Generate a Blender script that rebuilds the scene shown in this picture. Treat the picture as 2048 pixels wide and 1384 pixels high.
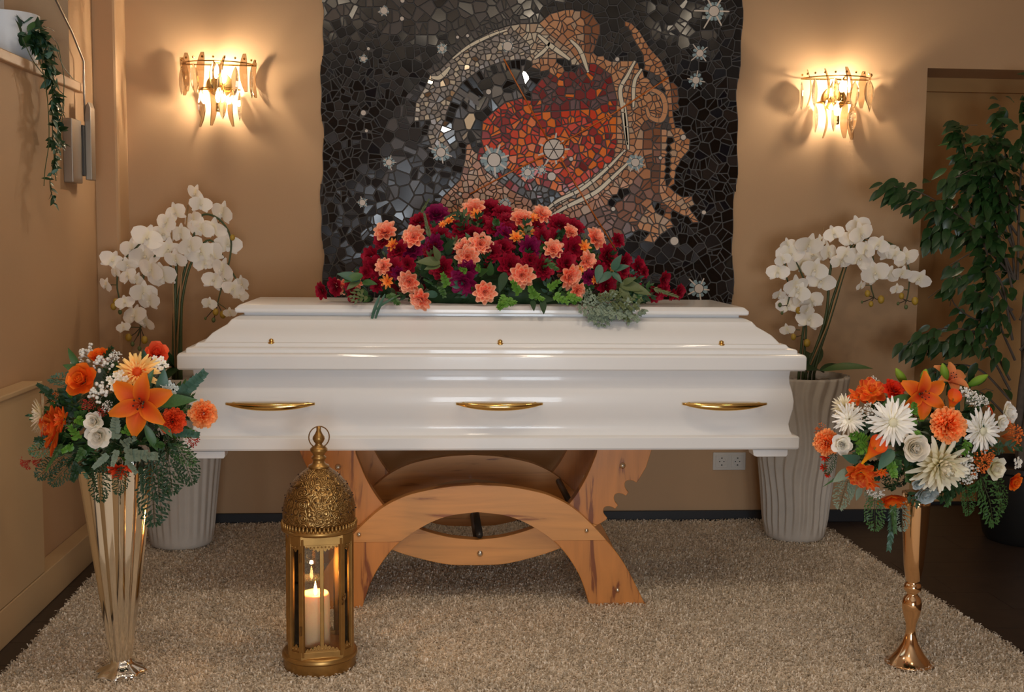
import bpy, math, random
import numpy as np
from mathutils import Vector, Matrix, kdtree
for o in list(bpy.data.objects): bpy.data.objects.remove(o)
SC = bpy.context.scene
COL = SC.collection
PI = math.pi
# ------------------------------------------------------------------ camera
F_PX, PSI, THT, RHO, CH = 2300.0, math.radians(4.12), math.radians(5.47), math.radians(.6), 1.26
Fv = Vector((math.sin(PSI)*math.cos(THT), math.cos(PSI)*math.cos(THT), -math.sin(THT)))
R0 = Vector((math.cos(PSI), -math.sin(PSI), 0)); U0 = R0.cross(Fv)
Rv = R0*math.cos(RHO)+U0*math.sin(RHO); Uv = -R0*math.sin(RHO)+U0*math.cos(RHO)
CO = Vector((0, 0, CH))
cam = bpy.data.cameras.new('camera'); camo = bpy.data.objects.new('camera', cam); COL.objects.link(camo)
cam.sensor_width = 36; cam.sensor_fit = 'HORIZONTAL'; cam.lens = F_PX/2048*36; cam.clip_start = .05
M = Matrix((Rv, Uv, -Fv)).transposed().to_4x4(); M.translation = CO
camo.matrix_world = M; SC.camera = camo
# ------------------------------------------------------------------ light
SC.view_settings.view_transform = 'Standard'; SC.view_settings.look = 'None'
SC.view_settings.gamma = 1; SC.view_settings.exposure = 0.0; SC.view_settings.use_curve_mapping = False
w = bpy.data.worlds.new('world'); SC.world = w; w.use_nodes = True
w.node_tree.nodes['Background'].inputs[0].default_value = (.55, .72, 1, 1)
w.node_tree.nodes['Background'].inputs[1].default_value = .25
def area(name, loc, rot, sx, sy, e, c, spread=PI):
    l = bpy.data.lights.new(name, 'AREA'); l.shape = 'RECTANGLE'; l.size = sx; l.size_y = sy; l.energy = e; l.color = c; l.spread = spread
    o = bpy.data.objects.new(name, l); o.location = loc; o.rotation_euler = rot; COL.objects.link(o); return o
for x in (.05, 1.05): area('garden_door_light', (x, -2.2, .80), (math.radians(90), 0, 0), .8, 1.1, 46, (.84, .92, 1.0))  # unseen frontal fill added behind the camera; the front wall has no door
area('ceiling_washer', (.4, 1.8, 2.3), (PI, 0, 0), 1.6, .8, 8, (1, .86, .68))  # unseen upward fill, added to bounce soft light off the ceiling
area('side_window_light', (-2.2, 3.2, 2.3), (0, math.radians(-75), 0), .9, 2.4, 12, (.6, .8, 1.0))
for i, (x, y, e) in enumerate(((-.55, 2.7, 5), (.55, 2.7, 5), (1.6, 2.4, 4), (.2, 1.0, 6))):
    area('ceiling_spot_light', (x, y, 2.69), (0, 0, 0), .16, .16, e, (1, .83, .62))
# ------------------------------------------------------------------ helpers
def ray(px, py): return Fv*F_PX+Rv*(px-1024)-Uv*(py-692)
def W(px, py, Y): d = ray(px, py); return CO+d*(Y/d.y)
def G(px, py, z=0): d = ray(px, py); return CO+d*((z-CH)/d.z)
def XP(px, py, X): d = ray(px, py); return CO+d*(X/d.x)
def lin(c): return tuple((v/12.92 if v <= .04045 else ((v+.055)/1.055)**2.4) for v in c)
def hexc(h): return lin(tuple(int(h[i:i+2], 16)/255 for i in (0, 2, 4)))
MATS = {}
def mat(name, c, rough=.5, metal=0, coat=0, spec=.5, trans=0, emit=None, es=0, ior=1.5, sss=0, noise=0, nscale=20, bump=0, bscale=60, sheen=0, coatr=.05):
    m = bpy.data.materials.new(name); m.use_nodes = True; nt = m.node_tree; b = nt.nodes['Principled BSDF']
    if isinstance(c, str): c = hexc(c)
    b.inputs['Base Color'].default_value = (*c, 1); b.inputs['Roughness'].default_value = rough; b.inputs['Metallic'].default_value = metal
    b.inputs['Coat Weight'].default_value = coat; b.inputs['Coat Roughness'].default_value = coatr
    b.inputs['Specular IOR Level'].default_value = spec
    b.inputs['Transmission Weight'].default_value = trans; b.inputs['IOR'].default_value = ior
    if sheen: b.inputs['Sheen Weight'].default_value = sheen
    if sss: b.inputs['Subsurface Weight'].default_value = sss; b.inputs['Subsurface Scale'].default_value = .01
    if emit: b.inputs['Emission Color'].default_value = (*emit, 1); b.inputs['Emission Strength'].default_value = es
    if noise or bump:
        tc = nt.nodes.new('ShaderNodeTexCoord')
    if noise:
        n = nt.nodes.new('ShaderNodeTexNoise'); n.inputs['Scale'].default_value = nscale; n.inputs['Detail'].default_value = 4
        nt.links.new(tc.outputs['Object'], n.inputs['Vector'])
        r = nt.nodes.new('ShaderNodeMixRGB'); r.blend_type = 'MIX'
        r.inputs[1].default_value = (*[v*(1-noise) for v in c], 1); r.inputs[2].default_value = (*[min(1, v*(1+noise)) for v in c], 1)
        nt.links.new(n.outputs['Fac'], r.inputs[0]); nt.links.new(r.outputs[0], b.inputs['Base Color'])
    if bump:
        n2 = nt.nodes.new('ShaderNodeTexNoise'); n2.inputs['Scale'].default_value = bscale; n2.inputs['Detail'].default_value = 3
        nt.links.new(tc.outputs['Object'], n2.inputs['Vector'])
        bp = nt.nodes.new('ShaderNodeBump'); bp.inputs['Strength'].default_value = bump; bp.inputs['Distance'].default_value = .002
        nt.links.new(n2.outputs['Fac'], bp.inputs['Height']); nt.links.new(bp.outputs[0], b.inputs['Normal'])
    MATS[name] = m; return m
def petal_mat(name, stops, rough=.6, edge=None, trl=.25, vein=0):
    """colour runs from the petal's base to its tip (attribute pt.r), edge colour by pt.g"""
    m = bpy.data.materials.new(name); m.use_nodes = True; nt = m.node_tree; b = nt.nodes['Principled BSDF']; L = nt.links
    a = nt.nodes.new('ShaderNodeVertexColor'); a.layer_name = 'pt'
    s = nt.nodes.new('ShaderNodeSeparateColor'); L.new(a.outputs[0], s.inputs[0])
    r = nt.nodes.new('ShaderNodeValToRGB'); els = r.color_ramp.elements
    for i, (p, c) in enumerate(stops):
        e = els[i] if i < 2 else els.new(p)
        e.position = p; e.color = (*hexc(c), 1)
    L.new(s.outputs[0], r.inputs[0]); out = r.outputs[0]
    if edge:
        mx = nt.nodes.new('ShaderNodeMixRGB'); mx.inputs[2].default_value = (*hexc(edge), 1)
        pw = nt.nodes.new('ShaderNodeMath'); pw.operation = 'POWER'; pw.inputs[1].default_value = 2.5; L.new(s.outputs[1], pw.inputs[0])
        ml = nt.nodes.new('ShaderNodeMath'); ml.operation = 'MULTIPLY'; ml.inputs[1].default_value = .75; L.new(pw.outputs[0], ml.inputs[0])
        L.new(ml.outputs[0], mx.inputs[0]); L.new(out, mx.inputs[1]); out = mx.outputs[0]
    hs = nt.nodes.new('ShaderNodeHueSaturation'); mr = nt.nodes.new('ShaderNodeMapRange')
    mr.inputs['To Min'].default_value = .98; mr.inputs['To Max'].default_value = 1.42
    L.new(s.outputs[2], mr.inputs[0]); L.new(mr.outputs[0], hs.inputs['Value']); L.new(out, hs.inputs['Color']); out = hs.outputs[0]
    L.new(out, b.inputs['Base Color']); b.inputs['Roughness'].default_value = rough; b.inputs['Specular IOR Level'].default_value = .3
    if trl:
        t = nt.nodes.new('ShaderNodeBsdfTranslucent'); L.new(out, t.inputs[0]); mxs = nt.nodes.new('ShaderNodeMixShader'); mxs.inputs[0].default_value = trl
        o = nt.nodes['Material Output']; L.new(b.outputs[0], mxs.inputs[1]); L.new(t.outputs[0], mxs.inputs[2]); L.new(mxs.outputs[0], o.inputs[0])
    MATS[name] = m; return m
def empty(name, label, cat, loc=(0, 0, 0), group=None):
    o = bpy.data.objects.new(name, None); o.location = loc; o.empty_display_size = .05; COL.objects.link(o)
    o['label'] = label; o['category'] = cat
    if group: o['group'] = group
    return o
def wpos(o):
    v = Vector(o.location)
    return v
def adopt(o, p):
    """keep o's world coordinates while it becomes a part of p (p is a top-level empty, moved but not turned)"""
    o.parent = p; o.matrix_parent_inverse = Matrix.Translation(-Vector(p.location))
def mesh(name, V, Fc, ms, parent=None, smooth=False, mi=None, pt=None, kind=None, label=None):
    me = bpy.data.meshes.new(name); me.from_pydata([tuple(v) for v in V], [], Fc)
    for m in (ms if isinstance(ms, (list, tuple)) else [ms]): me.materials.append(MATS[m] if isinstance(m, str) else m)
    if mi is not None: me.polygons.foreach_set('material_index', mi)
    if smooth: me.polygons.foreach_set('use_smooth', [True]*len(me.polygons))
    if pt is not None:
        at = me.color_attributes.new('pt', 'FLOAT_COLOR', 'POINT'); at.data.foreach_set('color', np.array([(a, b, c, 1) for a, b, c in pt], dtype=np.float32).ravel())
    me.update()
    o = bpy.data.objects.new(name, me); COL.objects.link(o)
    if parent: adopt(o, parent)
    if kind: o['kind'] = kind
    if label: o['label'] = label
    return o
def inst(name, me, Mx, parent, label=None, matname=None):
    o = bpy.data.objects.new(name, me); COL.objects.link(o); o.matrix_basis = Mx
    if parent: adopt(o, parent)
    if label: o['label'] = label
    if matname:
        o.material_slots[0].link = 'OBJECT'; o.material_slots[0].material = MATS[matname]
    return o
class MB:
    def __init__(s): s.V = []; s.F = []; s.I = []; s.P = []
    def add(s, V, Fc, mi=0, pt=None):
        n = len(s.V); s.V += [tuple(v) for v in V]; s.F += [tuple(i+n for i in f) for f in Fc]; s.I += [mi]*len(Fc)
        s.P += pt if pt else [(0, 0, .5)]*len(V)
    def box(s, x0, x1, y0, y1, z0, z1, mi=0):
        s.add([(x0, y0, z0), (x1, y0, z0), (x1, y1, z0), (x0, y1, z0), (x0, y0, z1), (x1, y0, z1), (x1, y1, z1), (x0, y1, z1)],
              [(0, 3, 2, 1), (4, 5, 6, 7), (0, 1, 5, 4), (1, 2, 6, 5), (2, 3, 7, 6), (3, 0, 4, 7)], mi)
    def lathe(s, prof, c=(0, 0, 0), n=32, mi=0, rf=None, caps=True):
        V = []; Fc = []
        for k, (r, z) in enumerate(prof):
            for i in range(n):
                a = 2*PI*i/n; rr = r*(rf(a, z) if rf else 1); V.append((c[0]+rr*math.cos(a), c[1]+rr*math.sin(a), c[2]+z))
        for k in range(len(prof)-1):
            for i in range(n):
                j = (i+1) % n; Fc.append((k*n+i, k*n+j, (k+1)*n+j, (k+1)*n+i))
        if caps: Fc.append(tuple(range(n-1, -1, -1))); Fc.append(tuple((len(prof)-1)*n+i for i in range(n)))
        s.add(V, Fc, mi)
    def tube(s, pts, r, n=8, mi=0, closed=False):
        pts = [Vector(p) for p in pts]; V = []; Fc = []; m = len(pts); prev = None
        for k, p in enumerate(pts):
            t = (pts[(k+1) % m]-pts[k-1]) if closed else (pts[min(k+1, m-1)]-pts[max(k-1, 0)])
            t.normalize()
            u = prev if prev else (Vector((0, 0, 1)) if abs(t.z) < .9 else Vector((1, 0, 0)))
            u = (u-t*u.dot(t)).normalized(); prev = u; v = t.cross(u); rr = r[k] if isinstance(r, (list, tuple)) else r
            for i in range(n):
                a = 2*PI*i/n; V.append(p+u*math.cos(a)*rr+v*math.sin(a)*rr)
        for k in range(m if closed else m-1):
            for i in range(n):
                j = (i+1) % n; q = (k+1) % m; Fc.append((k*n+i, k*n+j, q*n+j, q*n+i))
        if not closed: Fc.append(tuple(range(n-1, -1, -1))); Fc.append(tuple((m-1)*n+i for i in range(n)))
        s.add(V, Fc, mi)
    def ball(s, c, r, n=8, m=5, mi=0, sz=1):
        pr = [(max(.001, r*math.sin(PI*k/m)), -r*sz*math.cos(PI*k/m)) for k in range(m+1)]
        s.lathe(pr, c, n, mi)
    def prism(s, poly, y0, y1, mi=0):
        """poly = list of (x, z); extruded along y"""
        n = len(poly); V = [(x, y0, z) for x, z in poly]+[(x, y1, z) for x, z in poly]
        s.add(V, [tuple(range(n)), tuple(range(2*n-1, n-1, -1))]+[(i, i+n, (i+1) % n+n, (i+1) % n) for i in range(n)], mi)
    def build(s, name, ms, parent=None, smooth=False, bevel=0, **k):
        o = mesh(name, s.V, s.F, ms, parent, smooth, s.I, s.P, **k)
        if bevel:
            b = o.modifiers.new('bevel', 'BEVEL'); b.width = bevel; b.segments = 2; b.limit_method = 'ANGLE'; b.angle_limit = math.radians(40)
        return o
def autosmooth(o, deg=35):
    me = o.data; me.polygons.foreach_set('use_smooth', [True]*len(me.polygons))
    try: me.set_sharp_from_angle(angle=math.radians(deg))
    except Exception: pass
def cr(pts, n=8, closed=False):
    """Catmull-Rom through points"""
    P = [Vector(p) for p in pts]; out = []; m = len(P)
    for i in range(m if closed else m-1):
        a, b, c, d = (P[(i-1) % m] if closed or i > 0 else P[0]*2-P[1]), P[i], P[(i+1) % m], (P[(i+2) % m] if closed or i+2 < m else P[-1]*2-P[-2])
        for k in range(n):
            t = k/n; out.append(.5*((2*b)+(c-a)*t+(2*a-5*b+4*c-d)*t*t+(3*b-a-3*c+d)*t**3))
    if not closed: out.append(P[-1])
    return out
def frame(z, spin=0, pos=(0, 0, 0), s=1):
    """matrix whose local +Z points along z"""
    z = Vector(z).normalized(); u = Vector((0, 0, 1)) if abs(z.z) < .95 else Vector((0, 1, 0))
    x = u.cross(z).normalized(); y = z.cross(x)
    m = Matrix((x, y, z)).transposed().to_4x4() @ Matrix.Rotation(spin, 4, 'Z') @ Matrix.Scale(s, 4)
    m.translation = Vector(pos); return m
# ------------------------------------------------------------------ materials
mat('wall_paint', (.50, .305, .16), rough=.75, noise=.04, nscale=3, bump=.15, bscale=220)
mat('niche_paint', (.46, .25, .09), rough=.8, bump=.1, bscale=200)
mat('ceiling_white', (.75, .68, .6), rough=.9)
mat('heater_paint', (.53, .36, .19), rough=.5)
mat('black_skirting', (.012, .012, .014), rough=.45)
mat('floor_wood', (.035, .022, .016), rough=.42, noise=.35, nscale=14)
mat('sill_wood', (.55, .34, .19), rough=.5, noise=.1)
mat('white_pot', (.8, .82, .85), rough=.35)
mat('alu', (.34, .28, .22), rough=.35, metal=.7)
mat('dark_metal', (.05, .045, .04), rough=.4, metal=.6)
mat('white_lacquer', (.84, .83, .82), rough=.3, spec=.3, coat=.32, coatr=.06)
mat('gold', (.75, .48, .16), rough=.14, metal=1)
mat('rose_gold', (.80, .50, .27), rough=.12, metal=1)
mat('champagne', (.86, .82, .74), rough=.08, metal=1)
mat('chrome', (.75, .72, .68), rough=.15, metal=1)
mat('steel', (.55, .52, .48), rough=.25, metal=1)
mat('planter_stone', (.52, .465, .40), rough=.8, noise=.08, nscale=25, bump=.2, bscale=300)
mat('pebble', (.42, .38, .34), rough=.5, noise=.3, nscale=9)
mat('soil', (.03, .02, .015), rough=.95, bump=1, bscale=120)
mat('black_plastic', (.01, .01, .01), rough=.3)
mat('leaf_dark', (.018, .050, .016), spec=.3, rough=.5, noise=.35, nscale=30)
mat('leaf_tree', (.020, .058, .014), rough=.35, noise=.5, nscale=9)
mat('leaf_mid', (.045, .12, .028), rough=.45, noise=.35, nscale=30)
mat('leaf_bright', (.11, .27, .03), rough=.45, noise=.3, nscale=30)
mat('leaf_grey', (.21, .27, .19), rough=.6, noise=.25, nscale=30)
mat('leaf_olive', (.10, .13, .045), rough=.5, noise=.3, nscale=30)
mat('leaf_teal', (.05, .13, .085), rough=.45, noise=.2, nscale=30)
mat('stem_green', (.05, .07, .02), rough=.5)
mat('stem_brown', (.06, .04, .022), rough=.7)
mat('bark', (.10, .075, .055), rough=.85, noise=.4, nscale=40, bump=.6, bscale=80)
mat('cane', (.33, .19, .08), rough=.6)
mat('bud_yellow', (.42, .26, .03), rough=.5, noise=.2)
mat('candle_wax', (.85, .66, .42), rough=.45, sss=.4)
mat('wick', (.01, .01, .01))
mat('flame', (1, .7, .3), emit=(1, .55, .18), es=30)
mat('bulb_glow', (1, .8, .5), emit=(1, .84, .62), es=760)
mat('socket_white', (.62, .57, .50), rough=.35)
mat('rug_base', (.78, .71, .62), rough=.95)
mat('grout', (.10, .09, .082), rough=.85)
mat('cord_grey', (.2, .17, .14), rough=.5)
mat('white_flower', (.80, .77, .70), rough=.6)
mat('orange_flower', (.75, .16, .02), rough=.6)
mat('red_flower', (.50, .03, .015), rough=.6)
mat('yellow_center', (.55, .33, .04), rough=.8, bump=1, bscale=400)
mat('brown_center', (.04, .015, .01), rough=.8)
mat('green_center', (.07, .12, .015), rough=.8)
petal_mat('p_coral', [(0, 'D8462C'), (.45, 'EE6A48'), (.8, 'F79A72'), (1, 'FBC3A2')], edge='FBC9AE')
petal_mat('p_orange_small', [(0, 'E07010'), (.5, 'F08A30'), (1, 'F7A95E')], edge='F4A858')
petal_mat('p_burgundy', [(0, '55000E'), (.5, '86041F'), (1, '9E0A2C')], edge='A81234')
petal_mat('p_purple', [(0, '55052A'), (.5, '78063C'), (1, '8E1250')], edge='9A1A58')
petal_mat('p_dahlia_orange', [(0, 'F0A824'), (.45, 'E2601C'), (1, 'CC3A12')], edge='F09438')
petal_mat('p_red', [(0, 'B81808'), (1, 'DC3414')])
petal_mat('p_lily', [(0, 'C8401A'), (.3, 'D2461C'), (.7, 'DE6416'), (1, 'E2791E')], edge='EA8A20')
petal_mat('p_lily_pale', [(0, 'C8603A'), (1, 'D08850')])
petal_mat('p_white', [(0, 'E3DDC0'), (.4, 'F0EBE0'), (1, 'F2EEE8')])
petal_mat('p_cream', [(0, 'D6CC98'), (.5, 'E9E1C4'), (1, 'EFE8D6')])
petal_mat('p_rose_white', [(0, 'CFC6A6'), (.5, 'E6DDCC'), (1, 'EEE8DE')])
petal_mat('p_bluewhite', [(0, 'A8B0A8'), (1, 'C2CCCE')])
petal_mat('p_peachcream', [(0, 'D88A30'), (1, 'F0D4A8')])
petal_mat('p_gerbera_yellow', [(0, 'E0521A'), (.28, 'EA6A22'), (.4, 'F5B860'), (1, 'FBD58C')])
petal_mat('p_carnation', [(0, 'E05A14'), (.6, 'FB9040'), (1, 'FFB474')])
petal_mat('p_carnation_red', [(0, 'A82008'), (.6, 'D8401A'), (1, 'EC5A28')])
petal_mat('p_rose_orange', [(0, 'D8500C'), (.6, 'E85E14'), (1, 'F08024')])
petal_mat('p_rose_coral', [(0, 'D03A18'), (.6, 'E4502A'), (1, 'EE6A40')])
petal_mat('p_calla', [(0, 'F6B414'), (.5, 'F08818'), (1, 'E84E1C')], edge='E0402A')
petal_mat('p_orchid', [(0, 'E8E0C8'), (.3, 'EFEAE0'), (1, 'F2EEE8')], trl=.35)
petal_mat('p_bud', [(0, '4E7A1C'), (1, '8AA838')])
def thin_glass(name, tint, tr, gl=.06):
    m = bpy.data.materials.new(name); m.use_nodes = True; nt = m.node_tree; L = nt.links; nt.nodes.remove(nt.nodes['Principled BSDF'])
    a = nt.nodes.new('ShaderNodeBsdfTransparent'); a.inputs[0].default_value = (*tint, 1); g = nt.nodes.new('ShaderNodeBsdfGlossy'); g.inputs['Roughness'].default_value = gl
    f = nt.nodes.new('ShaderNodeFresnel'); f.inputs[0].default_value = tr; mx = nt.nodes.new('ShaderNodeMixShader')
    L.new(f.outputs[0], mx.inputs[0]); L.new(a.outputs[0], mx.inputs[1]); L.new(g.outputs[0], mx.inputs[2]); L.new(mx.outputs[0], nt.nodes['Material Output'].inputs[0]); MATS[name] = m
thin_glass('pane_glass', (.95, .96, .95), 1.5, .02)
def crystal(name, tint, fac):
    m = bpy.data.materials.new(name); m.use_nodes = True; nt = m.node_tree; L = nt.links; nt.nodes.remove(nt.nodes['Principled BSDF'])
    a = nt.nodes.new('ShaderNodeBsdfTransparent'); a.inputs[0].default_value = (*tint, 1); g = nt.nodes.new('ShaderNodeBsdfGlass'); g.inputs['Roughness'].default_value = .03
    g.inputs['Color'].default_value = (*tint, 1); mx = nt.nodes.new('ShaderNodeMixShader'); mx.inputs[0].default_value = fac
    L.new(a.outputs[0], mx.inputs[1]); L.new(g.outputs[0], mx.inputs[2]); L.new(mx.outputs[0], nt.nodes['Material Output'].inputs[0]); MATS[name] = m
crystal('crystal_clear', (.97, .96, .93), .85)
crystal('crystal_amber', (.80, .73, .64), .92)
def wood(name, c1, c2, leg=False):
    m = bpy.data.materials.new(name); m.use_nodes = True; nt = m.node_tree; L = nt.links; b = nt.nodes['Principled BSDF']
    tc = nt.nodes.new('ShaderNodeTexCoord'); mp = nt.nodes.new('ShaderNodeMapping'); mp.inputs['Scale'].default_value = (24, 6, 3.4) if leg else (2.2, 6, 24)
    L.new(tc.outputs['Object'], mp.inputs[0]); n = nt.nodes.new('ShaderNodeTexNoise'); n.inputs['Scale'].default_value = 1.1; n.inputs['Detail'].default_value = 5; n.inputs['Distortion'].default_value = .9
    L.new(mp.outputs[0], n.inputs['Vector']); r = nt.nodes.new('ShaderNodeValToRGB'); e = r.color_ramp.elements
    e[0].position = .34; e[0].color = (*hexc(c2), 1); e[1].position = .5; e[1].color = (*hexc(c1), 1); x = e.new(.7); x.color = (*[min(1, v*1.12) for v in hexc(c1)], 1)
    y = e.new(.40); y.color = (*[v*.9 for v in hexc(c1)], 1)
    L.new(n.outputs['Fac'], r.inputs[0]); L.new(r.outputs[0], b.inputs['Base Color']); b.inputs['Roughness'].default_value = .38; b.inputs['Coat Weight'].default_value = .15; MATS[name] = m
wood('beech', 'CE8F4E', '8A4C20'); wood('beech_leg', 'C47E3A', '7E4216', True)
def embossed():
    m = bpy.data.materials.new('antique_gold_relief'); m.use_nodes = True; nt = m.node_tree; L = nt.links; b = nt.nodes['Principled BSDF']
    b.inputs['Metallic'].default_value = .9; b.inputs['Roughness'].default_value = .36
    tc = nt.nodes.new('ShaderNodeTexCoord'); v = nt.nodes.new('ShaderNodeTexVoronoi'); v.inputs['Scale'].default_value = 42; L.new(tc.outputs['Object'], v.inputs['Vector'])
    v2 = nt.nodes.new('ShaderNodeTexVoronoi'); v2.feature = 'DISTANCE_TO_EDGE'; v2.inputs['Scale'].default_value = 85; L.new(tc.outputs['Object'], v2.inputs['Vector'])
    sn = nt.nodes.new('ShaderNodeMath'); sn.operation = 'SINE'; ml = nt.nodes.new('ShaderNodeMath'); ml.operation = 'MULTIPLY'; ml.inputs[1].default_value = 30
    L.new(v.outputs['Distance'], ml.inputs[0]); L.new(ml.outputs[0], sn.inputs[0]); ad = nt.nodes.new('ShaderNodeMath'); ad.operation = 'ADD'; L.new(sn.outputs[0], ad.inputs[0])
    m2 = nt.nodes.new('ShaderNodeMath'); m2.operation = 'MULTIPLY'; m2.inputs[1].default_value = 4; L.new(v2.outputs['Distance'], m2.inputs[0]); L.new(m2.outputs[0], ad.inputs[1])
    bp = nt.nodes.new('ShaderNodeBump'); bp.inputs['Distance'].default_value = .0015; bp.inputs['Strength'].default_value = .45; L.new(ad.outputs[0], bp.inputs['Height']); L.new(bp.outputs[0], b.inputs['Normal'])
    r = nt.nodes.new('ShaderNodeValToRGB'); r.color_ramp.elements[0].color = (.16, .085, .025, 1); r.color_ramp.elements[1].color = (.52, .31, .11, 1); r.color_ramp.elements[0].position = .1
    mr = nt.nodes.new('ShaderNodeMapRange'); mr.inputs['From Min'].default_value = -1; mr.inputs['From Max'].default_value = 2; L.new(ad.outputs[0], mr.inputs[0]); L.new(mr.outputs[0], r.inputs[0]); L.new(r.outputs[0], b.inputs['Base Color']); MATS['antique_gold_relief'] = m
embossed()
mat('antique_gold', (.40, .225, .07), rough=.36, metal=.85, noise=.3, nscale=30)
mat('dark_antique', (.2, .1, .03), rough=.4, metal=.8)
# ------------------------------------------------------------------ room shell
YW, XL, XR, YB, ZC, YN = 4.95, W(190, 300, 4.80).x, 4.2, -2.3, 2.75, 5.27
def struct(name, b, m, bevel=0, **k):
    o = b.build(name, m, None, bevel=bevel, **k); o['kind'] = 'structure'; return o
NX0, NZ = 2.155, 2.005
b = MB(); b.box(XL-.05, NX0, YW, YN+.02, 0, ZC); b.box(NX0, XR, YW, YN+.02, NZ, ZC); b.box(3.35, XR, YW, YN+.02, 0, NZ)
struct('wall_back', b, 'wall_paint')
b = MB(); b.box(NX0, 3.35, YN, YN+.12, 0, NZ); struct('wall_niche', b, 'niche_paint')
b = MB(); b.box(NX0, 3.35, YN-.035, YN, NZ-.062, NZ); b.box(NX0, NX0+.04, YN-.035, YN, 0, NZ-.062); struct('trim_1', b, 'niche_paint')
# chimney-like duct in the corner
b = MB(); b.box(XL-.02, W(236, 300, 4.80).x, 4.80, YW+.05, 0, ZC); struct('trim_2', b, 'wall_paint', bevel=.012)
# left wall with window recess
WZ0, WZ1, WY0, WY1 = 1.825, 2.6, 2.2, XP(140, 165, XL).y
b = MB(); b.box(XL-.3, XL, YB, WY0, 0, ZC); b.box(XL-.3, XL, WY1, 4.96, 0, ZC); b.box(XL-.3, XL, WY0, WY1, 0, WZ0-.03); b.box(XL-.3, XL, WY0, WY1, WZ1, ZC)
struct('wall_left', b, 'wall_paint')
b = MB(); b.box(XL-.24, XL+.02, 2.2, XP(170, 180, XL+.02).y, WZ0-.035, WZ0)
struct('window_sill', b, 'sill_wood', bevel=.004).name = 'trim_3'
b = MB()
for y0, y1 in ((WY0, WY0+.07), (3.4, 3.47), (WY1-.07, WY1)): b.box(XL-.29, XL-.23, y0, y1, WZ0, WZ1)
b.box(XL-.29, XL-.23, WY0, WY1, WZ0, WZ0+.06); b.box(XL-.29, XL-.23, WY0, WY1, WZ1-.06, WZ1)
wf = struct('window_1', b, 'white_pot', bevel=.004)
b = MB(); b.box(XL-.265, XL-.26, WY0+.02, WY1-.02, WZ0+.02, WZ1-.02); g = b.build('window_pane', 'pane_glass', None); g.parent = wf
b = MB(); b.box(XR, XR+.1, YB, YN+.1, 0, ZC); struct('wall_right', b, 'wall_paint')
b = MB(); b.box(XL-.3, XR+.1, YB-.1, YB, 0, ZC); struct('wall_front', b, 'wall_paint')
b = MB(); b.box(XL-.3, XR+.1, YB-.1, YN+.1, ZC, ZC+.1); struct('ceiling', b, 'ceiling_white')
b = MB(); b.box(XL-.3, XR+.1, YB-.1, YN+.1, -.1, -.004); fl = struct('floor', b, 'black_plastic')
rnd = random.Random(3)
row = 0; y = 0.3
while y < YN:
    x = XL-.05-rnd.random()*1.0
    while x < 3.6:
        y1 = min(y+.19, YN+.05); b = MB(); x1 = x+1.28
        b.box(x+.0008, x1-.0008, y+.0008, y1-.0008, -.01, rnd.uniform(-.0006, 0)); o = b.build('plank', 'floor_wood', None); o.parent = fl
        x = x1
    y += .19
b = MB(); b.box(-1.30, NX0-.0, YW-.014, YW, 0, .055); struct('baseboard_back', b, 'black_skirting', bevel=.002)
b = MB(); b.box(NX0+.04, 3.35, YN-.014, YN, 0, .012); struct('baseboard_niche', b, 'black_skirting')
# ------------------------------------------------------------------ heater box along the left wall
t = empty('heater_cover', 'cream painted long heater box along the left wall behind the orange bouquet', 'heater', (-1.3, 2.4, 0))
b = MB(); b.box(XL+.001, -1.287, .4, 3.88, .12, .748); b.build('body', 'heater_paint', t, bevel=.003)
b = MB(); b.box(XL+.001, -1.278, .4, 3.885, .748, .765); b.build('top', 'heater_paint', t, bevel=.004)
b = MB(); b.box(XL+.001, -1.284, .4, 4.79, 0, .118); b.build('plinth', 'heater_paint', t, bevel=.003)
# ------------------------------------------------------------------ window opener on the left wall
p0, p1 = XP(143, 240, XL), XP(176, 340, XL)
t = empty('window_opener', 'grey window opener box with lever and long rod on the left wall', 'window opener', (XL, 4.75, 1.45))
oy0, oy1 = XP(145, 290, XL+.035).y, XP(164, 290, XL+.035).y; oz = .02
b = MB(); b.box(XL, XL+.035, oy0, oy1, 1.42+oz, 1.655+oz); b.build('housing', 'alu', t, bevel=.003)
b = MB(); b.box(XL+.001, XL+.042, oy1-.002, oy1+.05, 1.45+oz, 1.64+oz); b.build('track', 'dark_metal', t, bevel=.002)
b = MB(); hp = [(-.012, .0), (.012, 0), (.012, .31), (.004, .335), (-.006, .32), (-.012, .27)]
b.prism([(XL+.052+u, 1.455+v*.88) for u, v in hp], oy1+.02, oy1+.075); b.build('lever', 'alu', t, bevel=.003)
b = MB(); b.tube([XP(170, 243, XL+.03), XP(168, 180, XL+.03), XP(167, 122, XL+.03), XP(143, 62, XL+.03), XP(112, 0, XL+.03), XP(90, -60, XL+.03)], .0045); b.build('rod', 'alu', t, smooth=True)
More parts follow.
